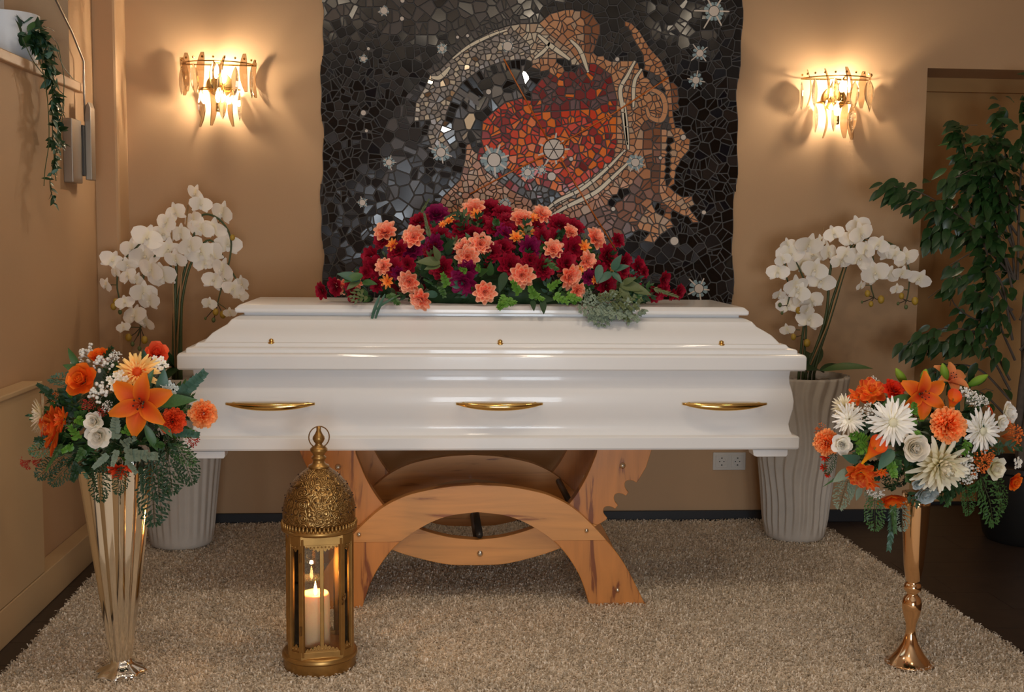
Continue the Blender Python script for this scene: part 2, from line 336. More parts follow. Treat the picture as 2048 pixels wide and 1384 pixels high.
# ------------------------------------------------------------------ mosaic
def pip(x, y, P):
    c = False; n = len(P); j = n-1
    for i in range(n):
        if (P[i][1] > y) != (P[j][1] > y) and x < (P[j][0]-P[i][0])*(y-P[i][1])/(P[j][1]-P[i][1])+P[i][0]: c = not c
        j = i
    return c
REG = [  # (name, spacing, polygon) first hit wins
 ('foot', 15, [(1350, 385), (1365, 395), (1385, 392), (1388, 410), (1378, 415), (1392, 436), (1370, 433), (1345, 420), (1325, 405), (1318, 385), (1322, 300), (1322, 258), (1334, 258), (1330, 320), (1328, 360), (1336, 372)]),
 ('foot', 14, [(1350, 372), (1336, 372), (1340, 340), (1340, 300), (1338, 262), (1345, 255), (1362, 256), (1380, 280), (1378, 300), (1362, 318), (1350, 345)]),
 ('horn', 13, [(1247, 42), (1262, 46), (1278, 62), (1298, 95), (1322, 122), (1336, 152), (1342, 180), (1346, 235), (1352, 256), (1340, 256), (1334, 200), (1318, 150), (1288, 140), (1286, 110), (1268, 80), (1258, 60)]),
 ('brownedge', 20, [(1343, 168), (1356, 175), (1355, 215), (1348, 225), (1345, 200)]),
 ('toe', 16, [(1302, 405), (1312, 425), (1340, 440), (1348, 452), (1320, 470), (1308, 486), (1286, 482), (1300, 465), (1280, 458), (1265, 466), (1285, 430)]),
 ('brown', 22, [(1288, 235), (1318, 240), (1324, 300), (1316, 380), (1330, 410), (1350, 440), (1336, 438), (1305, 400), (1290, 420), (1270, 460), (1225, 480), (1190, 470), (1150, 440), (1200, 415), (1245, 400), (1262, 365), (1290, 335), (1285, 300)]),
 ('dkbrown', 24, [(1270, 455), (1235, 490), (1180, 500), (1110, 480), (1100, 450), (1150, 430), (1200, 415)]),
 ('gap', 16, [(1292, 142), (1322, 158), (1334, 205), (1338, 256), (1324, 256), (1326, 215), (1316, 185), (1300, 165), (1288, 155)]),
 ('brownlobe', 26, [(1162, 18), (1184, 28), (1200, 52), (1200, 66), (1190, 95), (1186, 106), (1165, 105), (1172, 70), (1164, 45)]),
 ('tan', 17, [(1078, 47), (1100, 28), (1130, 20), (1162, 18), (1170, 50), (1166, 105), (1195, 112), (1224, 124), (1240, 122), (1272, 122), (1285, 140), (1296, 165), (1318, 190), (1322, 215), (1318, 240), (1288, 240), (1280, 262), (1290, 310), (1282, 350), (1240, 385), (1200, 412), (1140, 440), (1080, 450), (1110, 415), (1160, 385), (1215, 345), (1232, 300), (1234, 200), (1222, 150), (1196, 132), (1160, 128), (1140, 100), (1100, 70)]),
 ('redtop', 19, [(1164, 130), (1205, 138), (1222, 158), (1232, 200), (1232, 232), (1180, 218), (1120, 222), (1065, 225), (1062, 185), (1085, 155), (1130, 148)]),
 ('red', 16, [(965, 243), (985, 225), (1010, 205), (1045, 196), (1065, 200), (1065, 225), (1120, 222), (1180, 218), (1232, 232), (1232, 290), (1222, 325), (1180, 358), (1125, 388), (1085, 372), (1050, 365), (1020, 340), (975, 320), (962, 280)]),
 ('greyred', 16, [(962, 280), (1020, 340), (1050, 365), (1085, 372), (1100, 392), (1060, 400), (1020, 380), (975, 345), (955, 320)]),
 ('cream', 13, [(1232, 210), (1243, 160), (1262, 124), (1272, 122), (1262, 160), (1250, 210), (1258, 290), (1240, 335), (1190, 380), (1120, 425), (1075, 440), (1100, 405), (1130, 388), (1180, 358), (1222, 325), (1234, 290)]),
 ('creamtop', 17, [(1018, 52), (1040, 48), (1078, 47), (1100, 70), (1140, 100), (1175, 142), (1130, 118), (1062, 116), (1058, 90), (1030, 62)]),
 ('tan', 14, [(1062, 116), (1100, 118), (1125, 130), (1128, 170), (1110, 150), (1080, 140), (1062, 135)]),
 ('silver', 11, [(860, 150), (880, 140), (905, 115), (950, 80), (985, 62), (1018, 52), (1030, 62), (1058, 90), (1062, 118), (1030, 120), (1000, 125), (960, 140), (925, 165), (905, 195), (892, 230), (860, 240), (828, 243), (832, 205), (850, 175)]),
 ('silver', 12, [(860, 240), (892, 230), (880, 262), (905, 300), (890, 320), (865, 300), (855, 270)]),
 ('shard', 27, [(892, 230), (905, 195), (925, 165), (960, 140), (1000, 125), (1062, 118), (1062, 180), (1045, 196), (1010, 205), (985, 225), (965, 243), (962, 300), (940, 280), (905, 300), (880, 262)]),
 ('tansmall', 13, [(935, 275), (958, 322), (978, 345), (1020, 380), (1060, 400), (1085, 420), (1060, 440), (1020, 425), (985, 412), (940, 420), (870, 430), (885, 395), (920, 360), (930, 320)]),
 ('smoke', 30, [(800, 200), (832, 170), (850, 175), (832, 205), (828, 243), (855, 270), (865, 300), (850, 330), (850, 420), (780, 425), (762, 350), (760, 280), (780, 235)]),  # grey-brown reflection over the dark tiles, put into the tile colours
 ('smoke', 24, [(840, 130), (900, 90), (960, 50), (1040, 5), (1060, 48), (985, 62), (905, 115), (880, 140), (860, 150)]),
 ('smoke', 30, [(650, -60), (1040, -60), (1040, 5), (960, 50), (880, 70), (780, 70), (700, 60), (650, 40)]),
]
PAL = {
 'black': ['t_black']*6+['t_black2']*3+['t_brownblack']*2+['t_navy'],
 'smoke': ['t_brownblack']*4+['t_smoke']*4+['t_black2']*2,
 'silver': ['t_silver']*5+['t_grey']*4+['t_cream']*2+['t_mirror'],
 'shard': ['t_black']*5+['t_smoke']*3+['t_grey2']*2+['t_mirror'],
 'cream': ['t_cream']*6+['t_beige']*3+['t_grey'],
 'creamtop': ['t_beige']*5+['t_cream']*4,
 'tan': ['t_tan']*6+['t_tan2']*4+['t_beige']*2,
 'tansmall': ['t_tan']*5+['t_tan2']*3+['t_beige']*2+['t_brown'],
 'horn': ['t_tan2']*6+['t_tan']*5, 'foot': ['t_tan']*7+['t_beige']*2+['t_tan2']*2, 'toe': ['t_tan']*6+['t_beige']*3,
 'brown': ['t_brown']*6+['t_brown2']*3+['t_tan2'], 'brownedge': ['t_brown'], 'brownlobe': ['t_brown'], 'dkbrown': ['t_brown2']*3+['t_dkbrown']*5,
 'redtop': ['t_dkred']*4+['t_redbrown']*5+['t_red']*2+['t_orange'],
 'red': ['t_orange']*6+['t_redor']*6+['t_dkred']*2+['t_red']*3,
 'greyred': ['t_grey2']*3+['t_smoke']*2+['t_red'], 'gap': ['t_smoke', 't_black'],
}
for n, c, r in (('t_black', '16100D', .12), ('t_black2', '201712', .15), ('t_brownblack', '2A1D15', .22), ('t_navy', '12131C', .12), ('t_smoke', '3A302A', .3), ('t_silver', '8A7C70', .25),
                ('t_grey', '74695F', .3), ('t_grey2', '5A5450', .25), ('t_cream', 'B9A88E', .3), ('t_beige', 'A8886A', .3), ('t_tan', 'B98052', .3), ('t_tan2', 'A4683A', .3),
                ('t_brown', '7A4318', .3), ('t_brown2', '5E3618', .3), ('t_dkbrown', '4C3524', .35), ('t_dkred', '70150C', .2), ('t_redbrown', '582A20', .3), ('t_red', '8E1A10', .2),
                ('t_redor', 'C8380A', .2), ('t_orange', 'D86A10', .2), ('t_pale', 'CDBFA4', .3), ('t_teal', '7C8F92', .2), ('t_star', 'BDB0A2', .25)):
    mat(n, tuple(min(1, v*(.75 if 'black' in n or 'navy' in n else 1.3)) for v in hexc(c)), rough=r, spec=.5)
mat('t_mirror', (.6, .52, .42), rough=.08, metal=1)
mat('rod_orange', (.55, .14, .02), rough=.3)
YM = YW-.022     # face of the panel board
rnd = random.Random(11)
def edgeL(y): return 645+3*math.sin(y/37)+2*math.sin(y/13)
def edgeR(y): return 1484-(y+20)*.036+3*math.sin(y/41)+2*math.sin(y/17)
STARS = [(1427, 23, 10, 38, 6), (1399, 107, 7, 22, 4), (1391, 161, 7, 20, 4), (988, 320, 13, 32, 7), (882, 305, 9, 26, 6), (1055, 345, 7, 20, 6), (1270, 325, 8, 20, 7), (1397, 577, 9, 28, 5),
         (725, 405, 6, 12, 5), (778, 325, 6, 16, 5), (768, 22, 7, 12, 7), (727, 118, 5, 10, 5), (1015, 93, 9, 14, 8), (884, 98, 5, 14, 6), (1107, 299, 20, 34, 9), (1083, 340, 5, 16, 4), (1010, 408, 6, 14, 5)]
DOTS = [(1348, 482, 8), (1103, 353, 8), (805, 2, 4), (804, 38, 4), (727, 226, 5), (1366, 275, 5), (1234, 119, 4), (1226, 418, 4), (1407, 425, 4), (915, 75, 3), (935, 72, 3), (737, 98, 3), (1142, 318, 4), (1320, 316, 3), (977, 184, 5), (920, 388, 3), (733, 262, 3)]
def region(x, y):
    for n, s, P in REG:
        if pip(x, y, P): return n, s
    return 'black', 19 if x < 760 else (23 if x > 1100 else 21)
seeds = []; cell = {}
def near(x, y, d):
    gx, gy = int(x//16), int(y//16); k = int(d//16)+1
    for i in range(gx-k, gx+k+1):
        for j in range(gy-k, gy+k+1):
            for q in cell.get((i, j), ()):
                if (seeds[q][0]-x)**2+(seeds[q][1]-y)**2 < d*d: return True
    return False
Y0M, Y1M = -70, 655
def add_seed(x, y, d):
    if not (edgeL(y)+1 < x < edgeR(y)-1 and Y0M < y < Y1M): return
    if any((x-sx)**2+(y-sy)**2 < (r+2)**2 for sx, sy, r, *_ in STARS) or any((x-sx)**2+(y-sy)**2 < (r+2)**2 for sx, sy, r in DOTS): return
    if near(x, y, d): return
    cell.setdefault((int(x//16), int(y//16)), []).append(len(seeds)); seeds.append((x, y, region(x, y)[0]))
# long curved slivers (cream strokes), rows of seeds along a line with guard rows on both sides
STROKES = [([(1270, 122), (1254, 152), (1240, 180), (1246, 225), (1254, 290)], 9, 34), ([(1283, 138), (1268, 165), (1266, 215)], 8, 26), ([(905, 118), (940, 92), (985, 70), (1015, 60)], 7, 13), ([(862, 155), (880, 155), (900, 135)], 10, 14),
           ([(1140, 80), (1160, 102), (1176, 145)], 9, 22), ([(1075, 70), (1105, 95), (1140, 120)], 10, 26), ([(1248, 205), (1252, 250), (1256, 300)], 8, 30), ([(1068, 118), (1090, 100), (1100, 84)], 8, 20), ([(1075, 440), (1110, 405), (1160, 380), (1205, 345), (1250, 300)], 8, 26), ([(1090, 440), (1130, 415), (1190, 385), (1230, 350), (1262, 320)], 9, 30), ([(1288, 190), (1300, 180), (1322, 190), (1330, 215), (1322, 240), (1300, 235), (1292, 215)], 11, 12)]
for n, s, P in REG:
    for i in range(len(P)):
        a, c = P[i], P[(i+1) % len(P)]; L = math.hypot(c[0]-a[0], c[1]-a[1]); k = max(1, round(L/(s*.95))); ux, uy = (c[0]-a[0])/L, (c[1]-a[1])/L
        for j in range(k):
            q = (j+.5)/k; x, y = a[0]+(c[0]-a[0])*q, a[1]+(c[1]-a[1])*q; h = s*.4
            for sg in (-1, 1): add_seed(x-uy*h*sg, y+ux*h*sg, h*1.25)
for k in range(60000):
    x, y = rnd.uniform(640, 1490), rnd.uniform(Y0M, Y1M); n, s = region(x, y); add_seed(x, y, s*rnd.uniform(.62, 1.28))
kd = kdtree.KDTree(len(seeds))
for i, s in enumerate(seeds): kd.insert((s[0], s[1], 0), i)
kd.balance()
def clip(P, nx, ny, d):
    """keep nx*x+ny*y <= d"""
    out = []; n = len(P)
    for i in range(n):
        a, c = P[i], P[(i+1) % n]; da, dc = nx*a[0]+ny*a[1]-d, nx*c[0]+ny*c[1]-d
        if da <= 0: out.append(a)
        if (da < 0 < dc) or (dc < 0 < da):
            q = da/(da-dc); out.append((a[0]+(c[0]-a[0])*q, a[1]+(c[1]-a[1])*q))
    return out
mos = empty('mosaic_panel', 'large black mosaic with an orange red swirl and stars hanging behind the coffin', 'mosaic', tuple(W(1064, 300, YM)))
ys = [Y0M+(Y1M-Y0M)*i/40 for i in range(41)]
poly = [W(edgeL(y)-1, y, YM) for y in ys]+[W(edgeR(y)+1, y, YM) for y in reversed(ys)]
b = MB(); b.prism([(p.x, p.z) for p in reversed(poly)], YM, YW-.0005); b.build('backing_board', 'grout', mos)
tiles = []
obst = [(sx, sy, r) for sx, sy, r, *_ in STARS]+DOTS
for i, (x, y, n) in enumerate(seeds):
    P = [(x-40, y-40), (x+40, y-40), (x+40, y+40), (x-40, y+40)]
    g = .7 if n in ('silver', 'cream', 'tansmall', 'tan', 'creamtop', 'horn', 'foot') else .95
    for co, j, d in kd.find_n((x, y, 0), 22)[1:]:
        nx, ny = co[0]-x, co[1]-y; L = math.hypot(nx, ny)
        if L < .01: continue
        nx /= L; ny /= L; P = clip(P, nx, ny, nx*(x+co[0])/2+ny*(y+co[1])/2-g)
        if len(P) < 3: break
    if len(P) < 3: continue
    for sx, sy, r in obst:
        L = math.hypot(sx-x, sy-y)
        if L < r+45 and L > .1: nx, ny = (sx-x)/L, (sy-y)/L; P = clip(P, nx, ny, nx*sx+ny*sy-r-1.2)
        if len(P) < 3: break
    if len(P) < 3: continue
    P = clip(P, -1, 0, -edgeL(y)); P = clip(P, 1, 0, edgeR(y)) if len(P) > 2 else P
    if len(P) < 3: continue
    A = .5*abs(sum(P[k][0]*P[(k+1) % len(P)][1]-P[(k+1) % len(P)][0]*P[k][1] for k in range(len(P))))
    if A < 8: continue
    def put(Q, dep):
        A = .5*abs(sum(Q[k][0]*Q[(k+1) % len(Q)][1]-Q[(k+1) % len(Q)][0]*Q[k][1] for k in range(len(Q)))) if len(Q) > 2 else 0
        if A < 9: return
        mx, my = sum(q[0] for q in Q)/len(Q), sum(q[1] for q in Q)/len(Q)
        if A > 110 and dep < 2 and rnd.random() < (.5 if dep == 0 else .35):
            an = rnd.uniform(0, PI); nx, ny = math.cos(an), math.sin(an); dd = nx*mx+ny*my+rnd.uniform(-2, 2); put(clip(Q, nx, ny, dd-g), dep+1); put(clip(Q, -nx, -ny, -dd-g), dep+1); return
        tiles.append((A, mx, my, Q, rnd.choice(PAL[n]), n))
    put(P, 0)
tiles.sort(key=lambda q: -q[0])
tnames = sorted({q[4] for q in tiles}); NB = 270
rest = MB()
def tile_geo(P, x, y, th, tilt, chamf=.8):
    c = W(x, y, YM); n = len(P); V = []
    for (px, py) in P: p = W(px, py, YM); V.append((p.x, YM+.0005, p.z))
    for (px, py) in P:
        L = math.hypot(px-x, py-y) or 1; k = max(.5, 1-chamf/L); q = W(x+(px-x)*k, y+(py-y)*k, YM); dx, dz = q.x-c.x, q.z-c.z
        V.append((q.x, YM-th-dx*tilt[0]-dz*tilt[1], q.z))
    return V, [tuple(range(n, 2*n))]+[(i, (i+1) % n, (i+1) % n+n, i+n) for i in range(n)]
for k, (A, x, y, P, m, n) in enumerate(tiles):
    tl = .09 if n in ('shard', 'silver') else .03
    if m == 't_mirror': tl = .14
    V, Fc = tile_geo(P, x, y, rnd.uniform(.004, .0065)+.002*(n == 'shard'), (rnd.uniform(-tl, tl), rnd.uniform(-tl, tl)))
    if k < NB:
        mb = MB(); mb.add(V, Fc); mb.build('tile', m, mos)
    else: rest.add(V, Fc, tnames.index(m))
rest.build('tile_field', tnames, mos, kind='stuff')
for P, wd, sp in STROKES:   # long slivers set into the small tiles
    L = cr([(x, y, 0) for x, y in P], 12); D = [0]
    for a_, c_ in zip(L, L[1:]): D.append(D[-1]+(c_-a_).length)
    def side(i): 
        d = (L[min(i+1, len(L)-1)]-L[max(i-1, 0)]).normalized(); return Vector((-d.y, d.x, 0))
    def hw(i): return wd/2*(.35+.65*math.sin(PI*(.1+.8*D[i]/D[-1])))
    def strip(i0, i1, ex, y0): return [(W((L[i]+side(i)*(hw(i)+ex)*sg).x, (L[i]+side(i)*(hw(i)+ex)*sg).y, YM)) for sg, rg in ((1, range(i0, i1+1)), (-1, range(i1, i0-1, -1))) for i in rg]
    i0 = 0; pieces = []
    for i in range(1, len(L)):
        if D[i]-D[i0] > sp*1.6 or i == len(L)-1: pieces.append((i0, i)); i0 = i
    for i0, i1 in pieces:
        q = [(p.x, p.z) for p in strip(i0, i1, 1.0, 0)]; A = sum(q[k][0]*q[(k+1) % len(q)][1]-q[(k+1) % len(q)][0]*q[k][1] for k in range(len(q))); q = q if A > 0 else q[::-1]
        b = MB(); b.prism(q, YM-.0068, YM-.001); b.build('grout_bed', 'grout', mos)
        cxx, czz = sum(u for u, v in q)/len(q), sum(v for u, v in q)/len(q); q = [(p.x, p.z) for p in strip(i0, i1, -.6, 0)]; q = q if A > 0 else q[::-1]; q = [(cxx+(u-cxx)*.95, czz+(v-czz)*.97) for u, v in q]
        b = MB(); b.prism(q, YM-.0085, YM-.005); b.build('tile', 't_pale' if sp != 12 else 't_tan', mos)
for k, (sx, sy, r, R, nr) in enumerate(STARS):
    c = W(sx, sy, YM); pr = (W(sx+r, sy, YM)-c).length; b = MB(); rr = random.Random(k+5)
    ds = [(c.x+pr*math.cos(2*PI*i/18)*rr.uniform(.93, 1.04), c.z+pr*math.sin(2*PI*i/18)*rr.uniform(.93, 1.04)) for i in range(18)]
    if r < 15: b.prism(ds, YM-.0085, YM)
    else:
        for i in range(6):
            a0, a1 = 2*PI*i/6, 2*PI*(i+1)/6; b.prism([(c.x+pr*.1*math.cos((a0+a1)/2), c.z+pr*.1*math.sin((a0+a1)/2))]+[(c.x+pr*math.cos(a0+(a1-a0)*q)*.97, c.z+pr*math.sin(a0+(a1-a0)*q)*.97) for q in (.04, .35, .65, .96)], YM-.0085, YM)
    st = b.build('star', 't_star', mos)
    b = MB(); q = R/r*pr
    for i in range(nr):
        a = 2*PI*i/nr+k*.7; ca, sa = math.cos(a), math.sin(a); wd = pr*(.17 if r < 15 else .1); e = q*rr.uniform(.75, 1.05)
        pts = [(pr*1.1, -wd), (pr*1.1, wd), (e, wd*.7), (e, -wd*.7)]; b.prism([(c.x+u*ca-v*sa, c.z+u*sa+v*ca) for u, v in reversed(pts)], YM-.0095, YM-.004)
    o = b.build('ray', 't_star', mos); o.parent = st; o.matrix_parent_inverse = Matrix.Identity(4)
    b = MB()
    for i in range(nr*2):
        a = 2*PI*(i+.5)/(nr*2)+k*.7; ca, sa = math.cos(a), math.sin(a); e = min(q*.75, pr*1.9)*rr.uniform(.85, 1.1); wd = e*.19
        pts = [(pr*1.1, -wd*.8), (pr*1.1, wd*.8), (e, wd), (e*1.08, 0), (e, -wd)]; b.prism([(c.x+u*ca-v*sa, c.z+u*sa+v*ca) for u, v in reversed(pts)], YM-.0088, YM-.004)
    o = b.build('shard_ring', 't_teal' if r < 15 else 't_orange', mos); o.parent = st; o.matrix_parent_inverse = Matrix.Identity(4)
for sx, sy, r in DOTS:
    c = W(sx, sy, YM); pr = (W(sx+r, sy, YM)-c).length; b = MB(); b.prism([(c.x+pr*math.cos(2*PI*i/14), c.z+pr*math.sin(2*PI*i/14)) for i in range(14)], YM-.008, YM); b.build('disc', 't_star', mos)
for P in ([(1008, 118), (1030, 160), (1097, 282)], [(1120, 288), (1230, 225), (1337, 155)], [(1120, 315), (1170, 400), (1232, 500)], [(1092, 310), (1020, 345), (940, 388)]):
    b = MB(); b.tube([W(x, y, YM-.009) for x, y in P], .0032, 6); b.build('rod', 'rod_orange', mos, smooth=True)
# ------------------------------------------------------------------ wall socket
c = W(1458, 922, YW); t = empty('wall_socket', 'white double wall socket low on the back wall', 'socket', (c.x, YW, c.z))
b = MB(); b.box(c.x-.074, c.x+.074, YW-.008, YW, c.z-.04, c.z+.04); b.build('frame', 'socket_white', t, bevel=.004)
for s in (-1, 1):
    cx = c.x+s*.0355; b = MB(); b.box(cx-.027, cx+.027, YW-.0115, YW-.008, c.z-.027, c.z+.027)
    ins = b.build('insert', 'socket_white', t, bevel=.0015)
    b = MB(); b.V = []; n = 24
    V = []; Fc = []
    prof = [(.0205, -.0117), (.0185, -.0135), (.0175, -.0117)]
    b = MB()
    for r0, yy in prof: V += [(cx+r0*math.cos(2*PI*i/n), YW+yy, c.z+r0*math.sin(2*PI*i/n)) for i in range(n)]
    for q in range(2): Fc += [(q*n+i, q*n+(i+1) % n, (q+1)*n+(i+1) % n, (q+1)*n+i) for i in range(n)]
    b.add(V, Fc)
    rg = b.build('ring', 'socket_white', None, smooth=True); rg.parent = ins; rg.matrix_parent_inverse = Matrix.Translation(-Vector(t.location)) if False else Matrix.Identity(4)
    b = MB()
    for dx in (-.0095, .0095):
        b.prism([(cx+dx+.0027*math.cos(2*PI*i/10), c.z+.0027*math.sin(2*PI*i/10)) for i in range(10)], YW-.0122, YW-.0114)
    for dz in (-.0155, .0155): b.box(cx-.003, cx+.003, YW-.0135, YW-.0114, c.z+dz-.0025, c.z+dz+.0025)
    h = b.build('contacts', 'dark_metal', None); h.parent = ins; h.matrix_parent_inverse = Matrix.Identity(4)
# ------------------------------------------------------------------ sconces
def facet_drop(L, wd, th):
    """faceted leaf-like crystal, local z down from 0 to -L, width along x, thick along y"""
    b = MB(); prof = [(0, .12), (.12, .55), (.3, .92), (.5, 1), (.7, .85), (.87, .5), (1, .08)]; V = []; n = 6; Fc = []
    for t_, wv in prof:
        for i in range(n):
            a = 2*PI*i/n; V.append((wd/2*wv*math.cos(a), th/2*wv*math.sin(a), -L*t_))
    for k in range(len(prof)-1):
        for i in range(n): j = (i+1) % n; Fc.append((k*n+i, (k+1)*n+i, (k+1)*n+j, k*n+j))
    Fc.append(tuple(range(n))); Fc.append(tuple((len(prof)-1)*n+i for i in range(n-1, -1, -1))); b.add(V, Fc); return b
def curved_strip(L, wd, th, bow):
    b = MB(); V = []; Fc = []; m = 12
    for k in range(m+1):
        t_ = k/m; wv = wd/2*max(.2, math.sin(PI*(.07+.88*t_))**.65); yb = bow*math.sin(PI*t_*.95); z = -L*t_
        V += [(-wv, yb-th/2, z), (wv, yb-th/2, z), (wv, yb+th/2, z), (-wv, yb+th/2, z)]
    for k in range(m):
        for i in range(4): j = (i+1) % 4; Fc.append((k*4+i, (k+1)*4+i, (k+1)*4+j, k*4+j))
    Fc.append((0, 1, 2, 3)); Fc.append(tuple(m*4+i for i in (3, 2, 1, 0))); b.add(V, Fc); return b
drop_me = facet_drop(.118, .042, .02).build('crystal_drop', 'crystal_clear'); strip_me = curved_strip(.155, .034, .004, .018).build('crystal_strip', 'crystal_amber', smooth=False)
_d, _s = drop_me.data, strip_me.data; bpy.data.objects.remove(drop_me); bpy.data.objects.remove(strip_me)
def sconce(px, py, label, flip):
    c = W(px, py, YW); t = empty('wall_sconce', label, 'wall lamp', (c.x, YW, c.z), 'crystal wall lamps beside the mosaic')
    b = MB(); b.lathe([(.052, 0), (.05, .012), (.0, .014)], (0, 0, 0), 28)
    o = b.build('back_plate', 'gold', None); o.matrix_basis = Matrix.Translation((c.x, YW, c.z+.02)) @ Matrix.Rotation(PI/2, 4, 'X'); adopt(o, t)
    b = MB()
    for (r, z) in ((.150, .10), (.085, .0)):
        b.tube([(c.x+r*math.cos(a), YW-.012-r*.85*math.sin(a), c.z+z) for a in [PI*i/16 for i in range(17)]], .0028, 6)
        b.tube([(c.x, YW-.005, c.z+z*.6), (c.x, YW-r*.85-.01, c.z+z)], .003, 6); b.tube([(c.x-r, YW-.012, c.z+z), (c.x+r, YW-.012, c.z+z)], .0028, 6)
    b.tube([(c.x, YW-.01, c.z-.01), (c.x, YW-.01, c.z+.1)], .004, 6)
    fr = b.build('frame', 'gold', t, smooth=True)
    # bulbs on candle holders
    for k, (dx, dy, dz) in enumerate(((.004, -.085, .035), (0.0, -.05, -.06))):
        b = MB(); b.lathe([(.009, -.035), (.011, -.03), (.011, 0), (.008, .004)], (c.x+dx, YW+dy, c.z+dz), 14); h = b.build('holder', 'gold', t, smooth=True)
        b = MB(); b.lathe([(.002, .004), (.007, .008), (.0095, .02), (.009, .032), (.0055, .046), (.001, .058)], (c.x+dx, YW+dy, c.z+dz), 14)
        q = b.build('bulb', 'bulb_glow', None, smooth=True); q.parent = h; q.matrix_parent_inverse = Matrix.Identity(4)
    rr = random.Random(4)
    for k in range(11):
        a = PI*(k+.35)/10.7; x, y = c.x+.152*math.cos(a), YW-.012-.13*math.sin(a); dr = Vector((math.cos(a), -math.sin(a), 0))
        if k % 2 == (0 if flip else 1):
            inst('crystal', _d, Matrix.Translation((x, y, c.z+.085+rr.uniform(-.008, .008))) @ Matrix.Rotation(a-PI/2+PI+rr.uniform(-.4, .4), 4, 'Z') @ Matrix.Rotation(rr.uniform(-.1, .1), 4, 'Y'), t)
        else:
            inst('crystal', _s, Matrix.Translation((x, y, c.z+.128+rr.uniform(-.01, .01))) @ Matrix.Rotation(a-PI/2+PI+rr.uniform(-.9, .9), 4, 'Z') @ Matrix.Rotation(rr.uniform(-.08, .08), 4, 'Y'), t)
    for k in range(6):
        a = PI*(k+.1)/5.2; x, y = c.x+.083*math.cos(a), YW-.012-.075*math.sin(a)
        if k % 2 == (1 if flip else 0):
            inst('crystal', _d, Matrix.Translation((x, y, c.z-.01)) @ Matrix.Rotation(a-PI/2+rr.uniform(-.3, .3), 4, 'Z'), t)
        else:
            inst('crystal', _s, Matrix.Translation((x, y, c.z+.0)) @ Matrix.Rotation(a-PI/2+PI+rr.uniform(-.9, .9), 4, 'Z'), t)
    b = MB()
    for k in range(11):
        a = PI*(k+.35)/10.7; b.ball((c.x+.152*math.cos(a), YW-.014-.13*math.sin(a), c.z+.115), .005, 6, 4)
    q = b.build('screws', 'gold', None); q.parent = fr; q.matrix_parent_inverse = Matrix.Identity(4)
sconce(440, 180, 'lit crystal wall lamp left of the mosaic', False)
sconce(1667, 207, 'lit crystal wall lamp right of the mosaic', True)
# ------------------------------------------------------------------ rug
RUG = [(-1.235, 4.93), (1.70, 4.93), (1.73, 4.70), (1.80, 3.2), (1.84, 1.6), (-1.19, 1.6), (-1.2, 3.3), (-1.225, 4.27)]
rug = empty('shag_rug', 'cream shag rug under the coffin stand and both planters', 'rug', (.25, 3.3, 0))
b = MB(); n = len(RUG); b.add([(x, y, .001) for x, y in RUG]+[(x, y, .008) for x, y in RUG], [tuple(range(n)), tuple(range(2*n-1, n-1, -1))]+[(i, i+n, (i+1) % n+n, (i+1) % n) for i in range(n)]); b.build('backing', 'rug_base', rug)
def pile():
    g = np.random.default_rng(5); N = 190000
    xs = g.uniform(-1.27, 1.88, N); ys = 2.55+(4.95-2.55)*g.uniform(0, 1, N)**1.15
    Px = np.array([p[0] for p in RUG]); Py = np.array([p[1] for p in RUG]); ins = np.zeros(N, bool); j = len(RUG)-1
    for i in range(len(RUG)):
        cnd = ((Py[i] > ys) != (Py[j] > ys)) & (xs < (Px[j]-Px[i])*(ys-Py[i])/(Py[j]-Py[i]+1e-9)+Px[i]); ins ^= cnd; j = i
    # no pile under what stands on the rug
    xs, ys = xs[ins], ys[ins]; N = len(xs)
    an = g.uniform(0, 2*np.pi, N); ln = g.uniform(.008, .015, N); hh = g.uniform(.009, .016, N)*(1+.25*np.sin(xs*6+1)*np.sin(ys*5)); wd = g.uniform(.0014, .0026, N)
    bend = g.uniform(-2.2, 2.2, N); S = 4; V = np.zeros((N, S, 2, 3), np.float32); x = xs.copy(); y = ys.copy(); a = an.copy()
    zz = [0.1, .85, 1.0, .9]
    for k in range(S):
        px, py = -np.sin(a), np.cos(a); w_ = wd*(1 if k < 3 else .6)
        for s_, sg in ((0, -1), (1, 1)):
            V[:, k, s_, 0] = x+px*w_*sg; V[:, k, s_, 1] = y+py*w_*sg; V[:, k, s_, 2] = .007+hh*zz[k]
        x = x+np.cos(a)*ln/3; y = y+np.sin(a)*ln/3; a = a+bend/2
    base = (np.arange(N)*S*2)[:, None, None]; kk = (np.arange(S-1)*2)[None, :, None]; q = base+kk+np.array([0, 1, 3, 2])[None, None, :]
    q = q.reshape(-1); nf = N*(S-1); me = bpy.data.meshes.new('pile'); me.vertices.add(N*S*2); me.vertices.foreach_set('co', V.ravel()); me.loops.add(nf*4); me.loops.foreach_set('vertex_index', q.astype(np.int32))
    me.polygons.add(nf); me.polygons.foreach_set('loop_start', np.arange(nf, dtype=np.int32)*4); me.update(calc_edges=True)
    at = me.color_attributes.new('pt', 'FLOAT_COLOR', 'POINT'); rv = np.repeat(g.uniform(0, 1, N), S*2); c4 = np.stack([rv, rv, rv, np.ones_like(rv)], 1).astype(np.float32); at.data.foreach_set('color', c4.ravel())
    return me
petal_mat('rug_pile', [(0, 'C4B9A8'), (.5, 'DDD2C2'), (1, 'E6DED2')], rough=.8, trl=.35)
pm = pile(); pm.materials.append(MATS['rug_pile']); o = bpy.data.objects.new('pile', pm); COL.objects.link(o); adopt(o, rug); o['kind'] = 'stuff'
